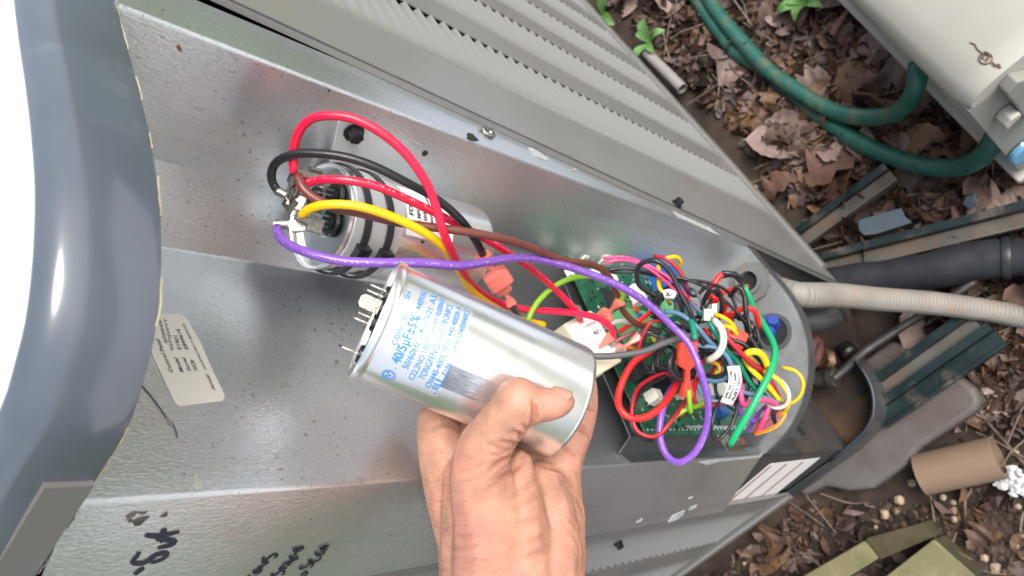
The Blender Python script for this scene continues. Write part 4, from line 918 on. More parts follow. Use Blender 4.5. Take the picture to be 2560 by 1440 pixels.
bw([(1700, 820, .52), (1740, 860, .51), (1790, 870, .505), (1820, 895, .505), (1828, 930, .507), (1808, 950, .51), (1775, 952, .515), (1745, 940, .52)], .0019, 'blue', 'slate blue wire forming a round coil under the white strap')
bw([(1700, 815, .525), (1745, 868, .515), (1790, 880, .51), (1812, 905, .51), (1815, 930, .512), (1790, 942, .515), (1765, 940, .52)], .0019, 'black', 'black wire lying inside the slate blue coil')
bw([(1745, 780, .52), (1765, 795, .51), (1785, 825, .505), (1810, 870, .51), (1845, 905, .515), (1870, 950, .52), (1890, 975, .525)], .0021, 'teal', 'dark green wire running beside the striped pair')
bw([(1800, 812, .52), (1828, 820, .515), (1845, 840, .52)], .0018, 'yellow', 'yellow wire beside the white plug')
bw([(1778, 785, .52), (1800, 790, .515), (1825, 805, .515), (1840, 825, .52)], .0018, 'yellow', 'yellow wire leaving the white plug')
bw([(1795, 805, .51), (1815, 840, .505), (1850, 880, .505), (1880, 910, .51), (1905, 925, .515)], .0021, 'darkred', 'crimson wire over the middle of the bundle')
bw([(1800, 850, .52), (1850, 855, .515), (1880, 880, .515), (1910, 910, .52)], .0019, 'black', 'black wire under the red nylon sleeve')
bw([(1790, 865, .53), (1830, 880, .52), (1870, 905, .52), (1895, 935, .525), (1905, 985, .53)], .0019, 'black', 'black wire down the right of the bundle')
bw([(1862, 888, .51), (1875, 880, .505), (1895, 880, .505), (1910, 895, .51), (1918, 915, .515)], .0028, 'yellow2', 'short thick yellow wire arch in the bundle')
bw([(1855, 890, .52), (1875, 920, .515), (1900, 945, .515), (1925, 970, .52), (1950, 1000, .525)], .0023, 'yellow2', 'lemon wire with black print crossing the bundle')
bw([(1905, 925, .52), (1940, 945, .515), (1965, 975, .515), (1972, 1005, .52), (1960, 1030, .53), (1930, 1045, .54)], .0019, 'yellow2', 'lemon wire curving over the floor plate')
bw([(1955, 918, .525), (1990, 928, .52), (2008, 955, .52), (2000, 990, .525), (1975, 1008, .53), (1945, 998, .535), (1920, 975, .535)], .0016, 'yo', 'yellow and orange wire looping out over the floor edge')
bw([(1965, 1000, .53), (1962, 1035, .53), (1940, 1065, .53), (1900, 1082, .535), (1885, 1085, .54)], .0016, 'yo', 'yellow and orange wire curling back to the floor plate')
bw([(1775, 905, .525), (1795, 910, .52), (1800, 925, .52), (1785, 935, .525)], .0019, 'yo', 'small yellow and orange arc inside the blue coil')
bw([(1915, 935, .52), (1955, 955, .515), (1972, 985, .515), (1965, 1012, .52), (1940, 1020, .525), (1915, 1008, .53)], .0017, 'white', 'white wire curving round the lower end of the bundle')
bw([(1850, 945, .515), (1852, 985, .51), (1860, 1012, .51), (1890, 1000, .515), (1925, 1003, .52), (1955, 1020, .53)], .0022, 'pink', 'pink wire with a sharp bend below the printed tag')
bw([(1925, 1010, .53), (1910, 1050, .53), (1890, 1085, .54)], .0021, 'pink', 'pink wire going down to the floor plate corner')
bw([(1965, 1010, .53), (1930, 1050, .535), (1885, 1088, .545)], .0021, 'rose', 'dusky red wire down to the floor plate corner')
bw([(1955, 1020, .54), (1910, 1045, .54), (1885, 1082, .545)], .0017, 'yo', 'yellow wire under the dusky red one at the corner')
bw([(1940, 1000, .54), (1900, 1030, .545), (1870, 1080, .55)], .0017, 'purple', 'thin purple wire at the floor plate corner')
bw([(1820, 985, .52), (1795, 1010, .51), (1780, 1060, .505), (1785, 1098, .508), (1805, 1092, .51), (1835, 1050, .51), (1845, 1000, .515)], .0014, 'black', 'thin black wire in a long narrow loop under the printed tag')
bw([(1900, 925, .52), (1930, 960, .52), (1950, 1000, .525)], .0020, 'darkred', 'dark red wire near the end of the bundle')
bw([(1690, 875, .505), (1675, 900, .50), (1678, 930, .50), (1700, 950, .503), (1720, 940, .51)], .0020, 'black', 'black wire coiled beside the large red connector, outer turn')
bw([(1702, 872, .51), (1690, 900, .505), (1692, 930, .505), (1712, 945, .508), (1735, 930, .515)], .0020, 'black', 'black wire coiled beside the large red connector, inner turn')
bw([(1700, 820, .51), (1670, 850, .52), (1645, 890, .525), (1650, 920, .525), (1690, 915, .53), (1720, 900, .53)], .0028, 'black', 'thick black wire crossing behind the grey one')
bw([(1655, 815, .535), (1690, 840, .53), (1740, 850, .525), (1790, 855, .525)], .0021, 'black', 'black wire lying across the chips')
bw([(1750, 930, .53), (1740, 960, .525), (1725, 1010, .515), (1700, 1040, .51)], .0016, 'darkred', 'thin crimson wire behind the red connector')
bw([(1690, 950, .545), (1700, 920, .54), (1725, 900, .535), (1760, 905, .53)], .0022, 'red2', 'red wire disappearing under the coil')
bw([(1590, 872, .545), (1570, 868, .545), (1548, 874, .545)], .0019, 'orange', 'short orange wire under the pink connectors')
bw([(1548, 830, .548), (1570, 815, .545), (1600, 800, .545), (1640, 770, .55)], .0021, 'red2', 'red wire passing behind the green terminal block')
bw([(1700, 745, .53), (1690, 770, .52), (1700, 800, .515), (1735, 830, .52), (1745, 870, .53)], .0020, 'grey', 'dark grey wire inside the bundle')
bw([(1830, 830, .535), (1860, 840, .525), (1880, 850, .525), (1900, 890, .525), (1915, 940, .53)], .0020, 'black', 'black wire down the outer side of the bundle')
bw([(1740, 740, .55), (1790, 700, .56), (1830, 690, .57), (1850, 705, .58)], .0014, 'black', 'thin black wire over the floor towards the conduit')
s_ = sleeve(D(1800, 825, .52), D(1850, 850, .52) - D(1800, 825, .52), cy, .017, .011, M['rednylon'], None); tag(s_, 'small red nylon connector lying on the right of the bundle', 'connector')
# white plug and its strap
pg_ = MB(); c = D(1770, 782, .505); ax_ = (D(1785, 765, .505) - c).normalized(); pg_.box(c, Vector(cx) * .006, Vector(cy) * .005, Vector(cz) * .004); pg_.box(c + Vector(cx) * .004 + Vector(cy) * .003, Vector(cx) * .003, Vector(cy) * .006, Vector(cz) * .003); pg_.box(c - Vector(cy) * .003 - Vector(cx) * .001, Vector(cx) * .004, Vector(cy) * .004, Vector(cz) * .003)
o = pg_.obj('plug', M['nylon']); tag(o, 'small white plug standing in the middle of the wires', 'plug'); recentre(o)
bw([(1785, 800, .505), (1805, 825, .498), (1808, 858, .496), (1795, 885, .498), (1770, 902, .505)], .0028, 'white', 'cream nylon strap arching over the blue wires')
# printed white tag
tg = MB(); ctr = spline([D(1833, 915, .500), D(1838, 945, .497), (D(1832, 975, .497)), D(1815, 1010, .502)], .0015); vs = []
for i, p in enumerate(ctr):
    t = (ctr[min(i + 1, len(ctr) - 1)] - ctr[max(i - 1, 0)]).normalized(); q = t.cross(Vector(cz)).normalized()
    vs += [p + q * .0042, p - q * .0042]
tg.add(vs, [(2 * i, 2 * i + 1, 2 * i + 3, 2 * i + 2) for i in range(len(ctr) - 1)])
tgo = tg.obj('printed_tag', M['white_mark'], None, smooth=True); sf = tgo.modifiers.new('s', 'SOLIDIFY'); sf.thickness = .0003; sf.offset = 0
mb = MB()
def on_tag(x, y):
    """x along the tag from its lower end, y across"""
    k = max(0, min(len(ctr) - 1.001, (len(ctr) - 1) - x / .0015)); i = int(k); p = ctr[i].lerp(ctr[i + 1], k - i); t = (ctr[i + 1] - ctr[i]).normalized(); q = t.cross(Vector(cz)).normalized()
    if q.dot(Vector(cx)) < 0: q = -q
    return p - q * y + Vector(cz) * .0004
for i, ln in enumerate(('24V DC COM', 'WITH COMM', 'ALERT ONLY')): put_text(mb, ln, .0026, on_tag, .0035, .0016 - i * .0025, bold=.0001, w=.019 if i == 0 else .018)
mb.obj('printed_text', M['ink'], tgo); tag(tgo, 'curled white printed tag hanging at the lower end of the bundle', 'tag')
# blue grommet with its capped ends on the floor plate
gm_ = empty('grommet', GZ(1935, 830, ZF), label='round grommet with blue caps beside the conduit hole', cat='grommet')
gc = GZ(1935, 830, ZF); mb = MB(); mb.lathe(gc, (0, 0, 1), [(0, .017), (.003, .017), (.003, .0135), (.001, .0130)], 32, False); mb.obj('ring', M['galv_dark'], gm_, angle=40)
mb = MB(); mb.lathe(gc + Vector((0, 0, .001)), (0, 0, 1), [(0, .0133), (.0005, .0133)], 28); mb.obj('hole', M['void'], gm_)
for x, y, r, l in ((1925, 815, .0045, .010), (1940, 812, .0050, .013), (1932, 835, .0042, .012), (1905, 800, .0035, .006)):
    mb = MB(); mb.lathe(GZ(x, y, ZF), (.3, -.1, 1), [(0, r), (l, r), (l + .001, r * .8)], 14); mb.obj('cap', M['grommet'], gm_, angle=40)
random.seed(77); XB = ['black', 'black', 'black', 'darkred', 'blue', 'black', 'yellow', 'black', 'red2', 'black', 'purple', 'black']
XL = ['low on the board behind the red loops', 'under the purple loop', 'behind the green terminal block', 'beside the black chips', 'under the slate blue coil', 'beneath the crimson wires', 'beneath the lemon arch', 'near the floor plate edge', 'under the white strap', 'deep in the middle of the tangle', 'behind the green earth wire', 'between coil and board']
for i, (ax0, ay0, ax1, ay1) in enumerate(((1650, 860, 1720, 960), (1690, 960, 1760, 880), (1640, 800, 1760, 830), (1620, 950, 1740, 930), (1740, 900, 1830, 980), (1790, 880, 1900, 940), (1830, 860, 1930, 930), (1880, 960, 1940, 1060), (1750, 840, 1830, 900), (1700, 830, 1800, 900), (1850, 930, 1900, 1050), (1760, 960, 1860, 900))):
    mx_, my_ = (ax0 + ax1) / 2 + random.uniform(-35, 35), (ay0 + ay1) / 2 + random.uniform(-45, 45)
    nmc = {'black': 'black', 'darkred': 'dark red', 'blue': 'slate blue', 'yellow': 'yellow', 'red2': 'bright red', 'purple': 'purple'}[XB[i]]
    bw([(ax0, ay0, .545), (ax0 * .6 + mx_ * .4, ay0 * .5 + my_ * .5 - 12, .533), (mx_, my_, .528), (ax1 * .6 + mx_ * .4, ay1 * .5 + my_ * .5 + 14, .533), (ax1, ay1, .545)], random.uniform(.0017, .0023), XB[i], nmc + ' wire lying ' + XL[i])
WH = ['left side of the tangle', 'top of the tangle', 'right side of the tangle', 'bottom of the tangle']
for i in range(30):
    q_ = i % 4; cx0, cy0 = ((1680, 880), (1700, 760), (1840, 830), (1820, 950))[q_]; a_ = random.uniform(0, 6.28); r0_ = random.uniform(50, 95); pts_ = []
    for k in range(5): pts_.append((cx0 + r0_ * 1.0 * math.cos(a_ + k * random.uniform(.5, .9)) * random.uniform(.6, 1), cy0 + r0_ * .9 * math.sin(a_ + k * random.uniform(.5, .9)) * random.uniform(.6, 1), .540 - .010 * math.sin(k / 4 * 3.14) - .008 * random.random()))
    o_, _ = bw(pts_, random.uniform(.0011, .0018), random.choice(['black', 'black', 'black', 'black', 'grey', 'darkred']), 'thin dark wire coiled deep in the ' + WH[q_] + ', one of several alike')
    o_['group'] = 'thin dark wires coiled deep in the ' + WH[q_]
for o in WIRES: recentre(o)
for o in (tgo, sl_, s_): recentre(o)

# ------------------------------------------------------------------ the hand
def spheres_to_mesh(chains, voxel=.0013, smooth=8):
    bm = bmesh.new()
    def ball(p, r):
        bmesh.ops.create_icosphere(bm, subdivisions=2, radius=r * 1.015, matrix=Matrix.Translation(p))
    for ch in chains:
        pts = [(D(x, y, d), rr * d / F) for x, y, rr, d in ch]
        n = len(pts)
        for i in range(n - 1):
            (a, ra), (b, rb) = pts[i], pts[i + 1]; k = max(2, int((b - a).length / (min(ra, rb) * .16)))
            for j in range(k + (i == n - 2)): t = j / k; ball(a.lerp(b, t), ra * (1 - t) + rb * t)
    me = bpy.data.meshes.new('t'); bm.to_mesh(me); bm.free()
    o = bpy.data.objects.new('t', me); COL.objects.link(o)
    m = o.modifiers.new('r', 'REMESH'); m.mode = 'VOXEL'; m.voxel_size = voxel
    m = o.modifiers.new('s', 'SMOOTH'); m.factor = .5; m.iterations = smooth
    dg = bpy.context.evaluated_depsgraph_get(); me2 = bpy.data.meshes.new_from_object(o.evaluated_get(dg)); bpy.data.objects.remove(o); return me2
def dd(ch, k): return [(x, y, r_, d + k) for x, y, r_, d in ch]
thumb = [(1412, 1006, 28, .322), (1392, 1008, 40, .321), (1362, 1012, 44, .320), (1330, 1012, 50, .320), (1296, 1005, 64, .321), (1268, 1040, 60, .323), (1240, 1075, 61, .325), (1212, 1115, 68, .328), (1198, 1165, 74, .332), (1205, 1215, 84, .336), (1222, 1270, 96, .340), (1238, 1330, 108, .344), (1240, 1400, 116, .348), (1248, 1500, 128, .352), (1262, 1700, 160, .350), (1275, 2000, 190, .345), (1290, 2500, 230, .335)]
thenar = [(1298, 1160, 36, .346), (1286, 1215, 60, .344), (1284, 1290, 84, .344), (1286, 1380, 100, .346), (1290, 1480, 110, .349)]
pinky = [(1440, 957, 52, .392), (1443, 985, 53, .391), (1442, 1015, 54, .389), (1434, 1050, 57, .386), (1421, 1085, 58, .384), (1405, 1130, 60, .381), (1392, 1175, 62, .379), (1385, 1230, 70, .376), (1380, 1300, 84, .374), (1374, 1380, 92, .370), (1366, 1470, 98, .366), (1345, 1600, 108, .362)]
palm1 = [(1330, 1165, 70, .388), (1315, 1250, 86, .384), (1305, 1350, 96, .378), (1300, 1460, 108, .372)]
palm2 = [(1240, 1140, 62, .390), (1225, 1230, 84, .386), (1220, 1340, 98, .380), (1230, 1460, 110, .372)]
back = [(1088, 1052, 46, .386), (1098, 1085, 58, .384), (1112, 1140, 68, .382), (1128, 1200, 74, .380), (1150, 1280, 78, .377), (1172, 1360, 80, .372), (1184, 1460, 88, .366), (1200, 1600, 110, .360)]
back2 = [(1160, 1110, 58, .391), (1170, 1180, 74, .388), (1180, 1260, 84, .384), (1195, 1360, 92, .377)]
index = [(1092, 1062, 50, .390), (1120, 1010, 47, .402), (1165, 955, 45, .408), (1225, 905, 43, .409), (1285, 880, 40, .407), (1320, 868, 33, .405)]
middle = [(1175, 1110, 54, .396), (1235, 1030, 48, .408), (1300, 965, 45, .411), (1360, 915, 42, .410), (1395, 895, 34, .408)]
ring = [(1290, 1130, 56, .398), (1340, 1060, 50, .408), (1380, 1000, 46, .411), (1412, 955, 42, .410), (1425, 930, 34, .408)]
fill1 = [(1350, 1215, 62, .366), (1358, 1290, 84, .361), (1358, 1380, 98, .357), (1350, 1480, 108, .355), (1320, 1620, 120, .356)]
fill2 = [(1165, 1190, 56, .368), (1168, 1270, 66, .364), (1180, 1360, 80, .360), (1190, 1470, 92, .358)]
hm = spheres_to_mesh([thumb, thenar, pinky, palm1, palm2, back, back2, index, middle, ring, fill1, fill2])
# creases, folds and tendons carved into the surface
co = np.empty(len(hm.vertices) * 3); hm.vertices.foreach_get('co', co); co = co.reshape(-1, 3)
no = np.empty(len(hm.vertices) * 3); hm.vertices.foreach_get('normal', no); no = no.reshape(-1, 3)
bvh = BVHTree.FromPolygons([Vector(c) for c in co], [tuple(p.vertices) for p in hm.polygons])
disp = np.zeros(len(co)); redd = np.zeros(len(co))
def crease(pts, dep, wid, raise_=.45):
    path = []
    pp = spline([(x, y, 0) for x, y in pts], 3)
    for q in pp:
        h = bvh.ray_cast(Vector(CAMP), Vector(ray(q.x, q.y)).normalized())
        if h[0] is not None: path.append(h[0])
    if len(path) < 2: return
    P = np.array(path); m = len(P); taper = np.sin(np.pi * (np.arange(m) + .6) / (m + .2)) ** .5
    lo, hi = P.min(0) - wid * 4, P.max(0) + wid * 4; idx = np.where(((co > lo) & (co < hi)).all(1))[0]
    dist = np.linalg.norm(co[idx][:, None] - P[None], axis=2); k = dist.argmin(1); dm = dist[np.arange(len(idx)), k]; tp = taper[k]
    disp[idx] += tp * dep * 1.25 * (-np.exp(-(dm / wid) ** 2) + raise_ * np.exp(-((dm - wid * 2.1) / (wid * 1.1)) ** 2)); redd[idx] = np.maximum(redd[idx], tp * min(1, dep / .0006) * np.exp(-(dm / (wid * 1.3)) ** 2))
hz = lambda L: [(980 + x / 2.667, 900 + y / 2.667) for x, y in L]
for pts, dep, wid in (
    ([(945, 270), (950, 330), (948, 390), (930, 425)], .0016, .0011), ([(870, 430), (900, 450), (945, 420)], .0008, .001),
    ([(800, 475), (850, 490), (862, 530), (855, 560)], .0013, .001), ([(700, 545), (760, 550), (820, 560), (850, 585)], .0010, .0010), ([(640, 560), (740, 590), (800, 590)], .0006, .0010),
    ([(850, 590), (790, 640), (700, 700), (640, 740)], .0010, .0011), ([(900, 620), (850, 700), (760, 780), (640, 860)], .0006, .0012), ([(860, 690), (760, 760), (660, 800)], .0005, .001),
    ([(620, 700), (720, 660), (800, 620)], .0005, .0009), ([(640, 640), (720, 625), (800, 600)], .0005, .0009),
    ([(980, 700), (1060, 720), (1130, 740), (1190, 790), (1225, 850)], .0009, .0012), ([(1230, 290), (1290, 310), (1360, 335)], .0013, .0010), ([(1180, 410), (1240, 440), (1300, 480), (1320, 520)], .0013, .0011), ([(1190, 430), (1250, 470), (1300, 500)], .0006, .0008),
    ([(1100, 570), (1170, 600), (1230, 650)], .0007, .0010), ([(1090, 1060), (1170, 1130), (1240, 1230), (1250, 1330), (1220, 1430)], .0002, .0010), ([(1140, 1020), (1220, 1110), (1270, 1220), (1280, 1350)], .0002, .0010), ([(1190, 880), (1250, 960), (1280, 1060)], .0004, .0011), ([(1130, 760), (1190, 830), (1230, 900)], .0004, .001),
    ([(1000, 1040), (900, 1080), (820, 1100)], .0004, .0011), ([(1040, 1150), (960, 1200), (880, 1220)], .0004, .0011), ([(1060, 1260), (960, 1290), (860, 1340)], .0004, .0011), ([(1000, 900), (900, 950), (820, 1000)], .0003, .0010), ([(960, 800), (860, 880), (760, 940)], .0003, .0010),
    ([(260, 470), (330, 430), (400, 440), (440, 470)], .0005, .0012), ([(400, 650), (385, 760), (375, 860), (385, 960)], .0007, .0022), ([(230, 640), (300, 600), (370, 610)], .0003, .0010), ([(330, 1150), (450, 1180), (560, 1160)], .0002, .0009), ([(330, 1230), (450, 1260), (600, 1240)], .0002, .0009), ([(340, 1310), (480, 1350), (640, 1330)], .0002, .0009),
    ([(420, 700), (520, 660), (600, 600)], .0002, .0008), ([(430, 760), (560, 720), (640, 660)], .0002, .0008), ([(430, 830), (560, 800), (660, 740)], .0002, .0008), ([(1165, 200), (1185, 235), (1180, 265)], .0003, .0007)):
    crease(hz(pts), dep, wid)
rngs = np.array([mnoise.noise(Vector(c) * 900) for c in co]) * .00005 + np.array([mnoise.noise(Vector(c) * 120) for c in co]) * .0003
co2 = co + no * (disp + rngs)[:, None]
hm.vertices.foreach_set('co', co2.ravel()); hm.update(); hm.shade_smooth()
at = hm.attributes.new('crease', 'FLOAT', 'POINT'); at.data.foreach_set('value', redd.astype(np.float32))
def skin_extra(m, N, Lk, b, tc):
    src = b.inputs['Base Color'].links[0].from_socket
    n1 = N.new('ShaderNodeTexNoise'); n1.inputs['Scale'].default_value = 26; n1.inputs['Detail'].default_value = 3; Lk.new(tc.outputs['Object'], n1.inputs['Vector'])
    r1 = N.new('ShaderNodeMapRange'); r1.inputs[1].default_value = .40; r1.inputs[2].default_value = .68; r1.inputs[4].default_value = .65; Lk.new(n1.outputs[0], r1.inputs[0])
    x = N.new('ShaderNodeMix'); x.data_type = 'RGBA'; x.inputs[7].default_value = (.55, .22, .17, 1); Lk.new(r1.outputs[0], x.inputs[0]); Lk.new(src, x.inputs[6])
    a = N.new('ShaderNodeAttribute'); a.attribute_name = 'crease'; m3 = N.new('ShaderNodeMath'); m3.operation = 'MULTIPLY'; m3.inputs[1].default_value = .6; Lk.new(a.outputs['Fac'], m3.inputs[0])
    y = N.new('ShaderNodeMix'); y.data_type = 'RGBA'; y.inputs[7].default_value = (.30, .11, .065, 1); Lk.new(m3.outputs[0], y.inputs[0]); Lk.new(x.outputs[2], y.inputs[6]); Lk.new(y.outputs[2], b.inputs['Base Color'])
    v = N.new('ShaderNodeTexVoronoi'); v.inputs['Scale'].default_value = 900; v.feature = 'DISTANCE_TO_EDGE'
    mp = N.new('ShaderNodeMapping'); mp.inputs['Scale'].default_value = (1, 1, .6); Lk.new(tc.outputs['Object'], mp.inputs[0]); Lk.new(mp.outputs[0], v.inputs['Vector'])
    bp = N.new('ShaderNodeBump'); bp.inputs['Strength'].default_value = .7; bp.inputs['Distance'].default_value = .0005; Lk.new(v.outputs['Distance'], bp.inputs['Height']); Lk.new(bp.outputs[0], b.inputs['Normal'])
M['skin'] = mat('tan_skin', (.43, .225, .15), .50, 0, .22, 90, sss=.16, rvar=.08, extra=skin_extra)
hand = link('person', hm, M['skin'], None)
tag(hand, 'left hand and bare forearm of a person gripping the capacitor, thumb in front', 'person')
# thumbnail
nb = MB(); nc, nr_ = None, None
h = bvh.ray_cast(Vector(CAMP), Vector(ray(1405, 985)).normalized())
axn = (D(1425, 992, .322) - D(1380, 985, .322)).normalized(); nn = (Vector(cz) * .55 + Vector(cy) * .83); nn = (nn - axn * nn.dot(axn)).normalized(); sn = axn.cross(nn)
ncn = D(1402, 1001, .3215) + nn * .0005
rows = 9; cols_ = 9
for i in range(rows):
    for j in range(cols_):
        u = -1 + 2 * i / (rows - 1); v = -1 + 2 * j / (cols_ - 1); u *= math.sqrt(1 - v * v * .55); rad_ = .0054 - .0010 * max(0, u)
        th = v * 1.0 * (1 - .25 * max(0, u) ** 2 - .18 * max(0, -u) ** 3)
        nb.v.append(ncn + axn * (u * .0044 - .0008 * v * v) + nn * (math.cos(th) * rad_ - .0002) + sn * math.sin(th) * rad_)
nb.f = [(i * cols_ + j, i * cols_ + j + 1, (i + 1) * cols_ + j + 1, (i + 1) * cols_ + j) for i in range(rows - 1) for j in range(cols_ - 1)]; nb.mi = [0] * len(nb.f)
nlo = nb.obj('thumbnail', M['nail'], hand, smooth=True); sfm = nlo.modifiers.new('s', 'SOLIDIFY'); sfm.thickness = .0006
# arm hair
random.seed(5); hb = MB(); bvh2 = BVHTree.FromPolygons([Vector(c) for c in co2], [tuple(p.vertices) for p in hm.polygons])
for i in range(300):
    y = random.uniform(1180, 1470); xl = 1040 + (y - 1180) * .22; x = xl + abs(random.gauss(0, 60)) + 2
    if y > 1330 and random.random() < .35: x = random.uniform(1100, 1300)
    hh = bvh2.ray_cast(Vector(CAMP), Vector(ray(x, y)).normalized())
    if hh[0] is None: continue
    p, nrm = hh[0], hh[1]; g = (-Vector(cy) * -.35 - Vector(cx) * .75 + nrm * .9).normalized(); g2 = (g + Vector(cy) * random.uniform(.2, .9) * (1 if random.random() < .7 else -1)).normalized(); l = random.uniform(.003, .008)
    hb.tube([p - nrm * .0003, p + g * l * .35, p + g * l * .6 + g2 * l * .35], lambda t: .000035 * (1 - .7 * t), 3, uv=False)
tag(hb.obj('arm_hair', M['hair'], hand), kind='stuff')

# ------------------------------------------------------------------ things on the ground
def ground_wireline(pts, z): return [GZ(x, y, zz) for (x, y), zz in zip(pts, z)]
cp = [Vector((holeC[0], holeC[1], ZF - .022)), Vector((holeC[0] + .001, holeC[1] - .002, ZF - .045)), D(2000, 737, .715), D(2090, 738, .75), D(2200, 748, .775), D(2320, 757, .79), D(2440, 772, .80), D(2560, 793, .80), D(2700, 822, .80), D(2900, 880, .83)]
cps = spline(cp, .0012); mb = MB(); L_ = [0]
for a, b in zip(cps, cps[1:]): L_.append(L_[-1] + (b - a).length)
tl = L_[-1]; mb.tube(cps, lambda t: .0118 + .0006 * math.sin(t * tl / .0045 * 6.2832), 24, uv=False)
co_ = mb.obj('conduit', M['conduit'], None, smooth=True); tag(co_, 'grey ribbed flexible conduit leaving the bottom of the wiring compartment', 'conduit')
mb = MB(); fa = (cps[12] - cps[0]).normalized(); mb.lathe(Vector((holeC[0], holeC[1], ZF - .002)), (0, 0, -1), [(0, .020), (.006, .020), (.007, .0165), (.020, .0165), (.022, .0145), (.026, .014)], 8, True); mb.lathe(cps[0] + fa * .004, fa, [(0, .0160), (.012, .0160), (.014, .0135), (.020, .0130)], 20, True)
mb.obj('conduit_fitting', M['grey_plastic'], co_, angle=35)
# green hose, one hose doubled back
hz_ = .022
h1 = spline([GZ(x, y, z) for x, y, z in ((1700, -110, .014), (1760, -20, .016), (1800, 40, .018), (1850, 100, .02), (1920, 175, .022), (1990, 225, .024), (2060, 268, .028), (2120, 288, .034), (2180, 293, .045), (2235, 283, .06), (2275, 250, .08), (2292, 205, .10), (2296, 160, .10))], .006)
h2 = spline([GZ(x, y, z) for x, y, z in ((1840, 130, .008), (1905, 170, .009), (1960, 215, .010), (2030, 275, .012), (2100, 325, .014), (2180, 372, .018), (2260, 402, .024), (2330, 418, .035), (2400, 417, .05), (2450, 395, .07), (2485, 350, .09), (2500, 310, .10))], .006)
h0 = spline([GZ(x, y, z) for x, y, z in ((1700, -70, .008), (1770, 40, .008), (1840, 130, .008))], .006)
mb = MB(); mb.tube(h1, .0105, 14, uv=False); mb.tube(h0[:-1] + h2, .0108, 14, uv=False); o = mb.obj('garden_hose', M['hose'], None, smooth=True); tag(o, 'green garden hose running out from under the cream box across the dead leaves', 'hose'); recentre(o); recentre(co_)
# black insulated line and thin pipes
ip = spline([GZ(x, y, z) for x, y, z in ((2040, 720, .05), (2150, 702, .05), (2230, 690, .05), (2330, 676, .05), (2440, 652, .045), (2560, 644, .04), (2700, 640, .04))], .006)
mb = MB(); mb.tube(ip, lambda t: .0205 + .0012 * math.sin(t * 13) + .0005 * math.sin(t * 37), 20, uv=False); ipo = mb.obj('insulated_pipe', M['insul'], None, smooth=True); tag(ipo, 'black foam insulated pipe lying beside the grey conduit', 'pipe')
mb = MB(); q = ip[int(len(ip) * .74)]; q2 = ip[int(len(ip) * .74) + 2]; mb.lathe(q, q2 - q, [(0, .0225), (.004, .0232), (.008, .0222)], 20, False); mb.obj('tape_band', M['chipblk'], ipo, smooth=True); recentre(ipo)
mb = MB(); mb.tube(spline([GZ(x, y, z) for x, y, z in ((2080, 950, .10), (2110, 925, .09), (2160, 880, .07), (2220, 840, .06), (2290, 795, .05), (2360, 755, .045), (2440, 700, .04))], .006), .0048, 10, uv=False)
o = mb.obj('copper_line', mat('dull_copper', (.05, .045, .045), .5, .5, .3, 60), None, smooth=True); tag(o, 'thin dark copper line running from under the unit past the conduit', 'pipe'); recentre(o)
# service valve inside the cavity
vv = empty('service_valve', GZ(2060, 900, .06), label='tarnished brass service valve in the dark corner under the wiring compartment', cat='valve')
c = GZ(2068, 945, .09); mb = MB(); mb.lathe(c, (.25, -.9, .1), [(-.012, .010), (.0, .010), (.002, .012), (.010, .012), (.012, .009)], 12); mb.obj('cap', mat('verdigris_brass', (.05, .048, .035), .55, .5, .4, 90), vv, angle=35)
mb = MB(); c2 = GZ(2055, 900, .085); mb.lathe(c2 + Vector((0, 0, -.03)), (0, 0, 1), [(0, .016), (.03, .016), (.034, .010), (.05, .010)], 8); mb.obj('body', M['copper'], vv, angle=35)
c3_ = GZ(2035, 880, .12); mb = MB(); mb.tube([c3_ + Vector((math.cos(a) * .014, 0, math.sin(a) * .012)) for a in np.linspace(0, 6.2832, 17)], .0055, 8, caps=False, uv=False); mb.obj('packing_ring', mat('faded_red_rubber', (.10, .035, .03), .8), vv, smooth=True)
mb = MB(); mb.lathe(GZ(2110, 870, .07), (-.4, -.8, .4), [(0, .010), (.012, .010), (.015, .007)], 14); mb.obj('black_cap', M['black_steel'], vv, angle=40)
mb = MB(); mb.tube(spline([GZ(2100, 780, .12), GZ(2060, 800, .13), GZ(2000, 810, .14), GZ(1960, 830, .14)], .005), .012, 14, uv=False); mb.obj('suction_line', mat('dull_line', (.05, .048, .046), .5, .3, .2, 60), vv, smooth=True)
# pad under the unit
padp = [GZ(x, y, .034) for x, y in ((2150, 905), (2230, 850), (2330, 905), (2395, 940), (2435, 968), (2452, 1000), (2440, 1025), (2400, 1055), (2300, 1120), (2262, 1165), (2180, 1222), (2120, 1228), (2060, 1215), (2010, 1240))]
mb = MB(); mb.prism(padp + [Vector((-.16, .42, .034)), Vector((.05, .5, .034))], (0, 0, -.03)); po = mb.obj('equipment_pad', M['pad']); bvm = po.modifiers.new('b', 'BEVEL'); bvm.width = .006; bvm.segments = 3; tag(po, 'worn grey brown pad under the front corner of the unit', 'equipment pad'); recentre(po)
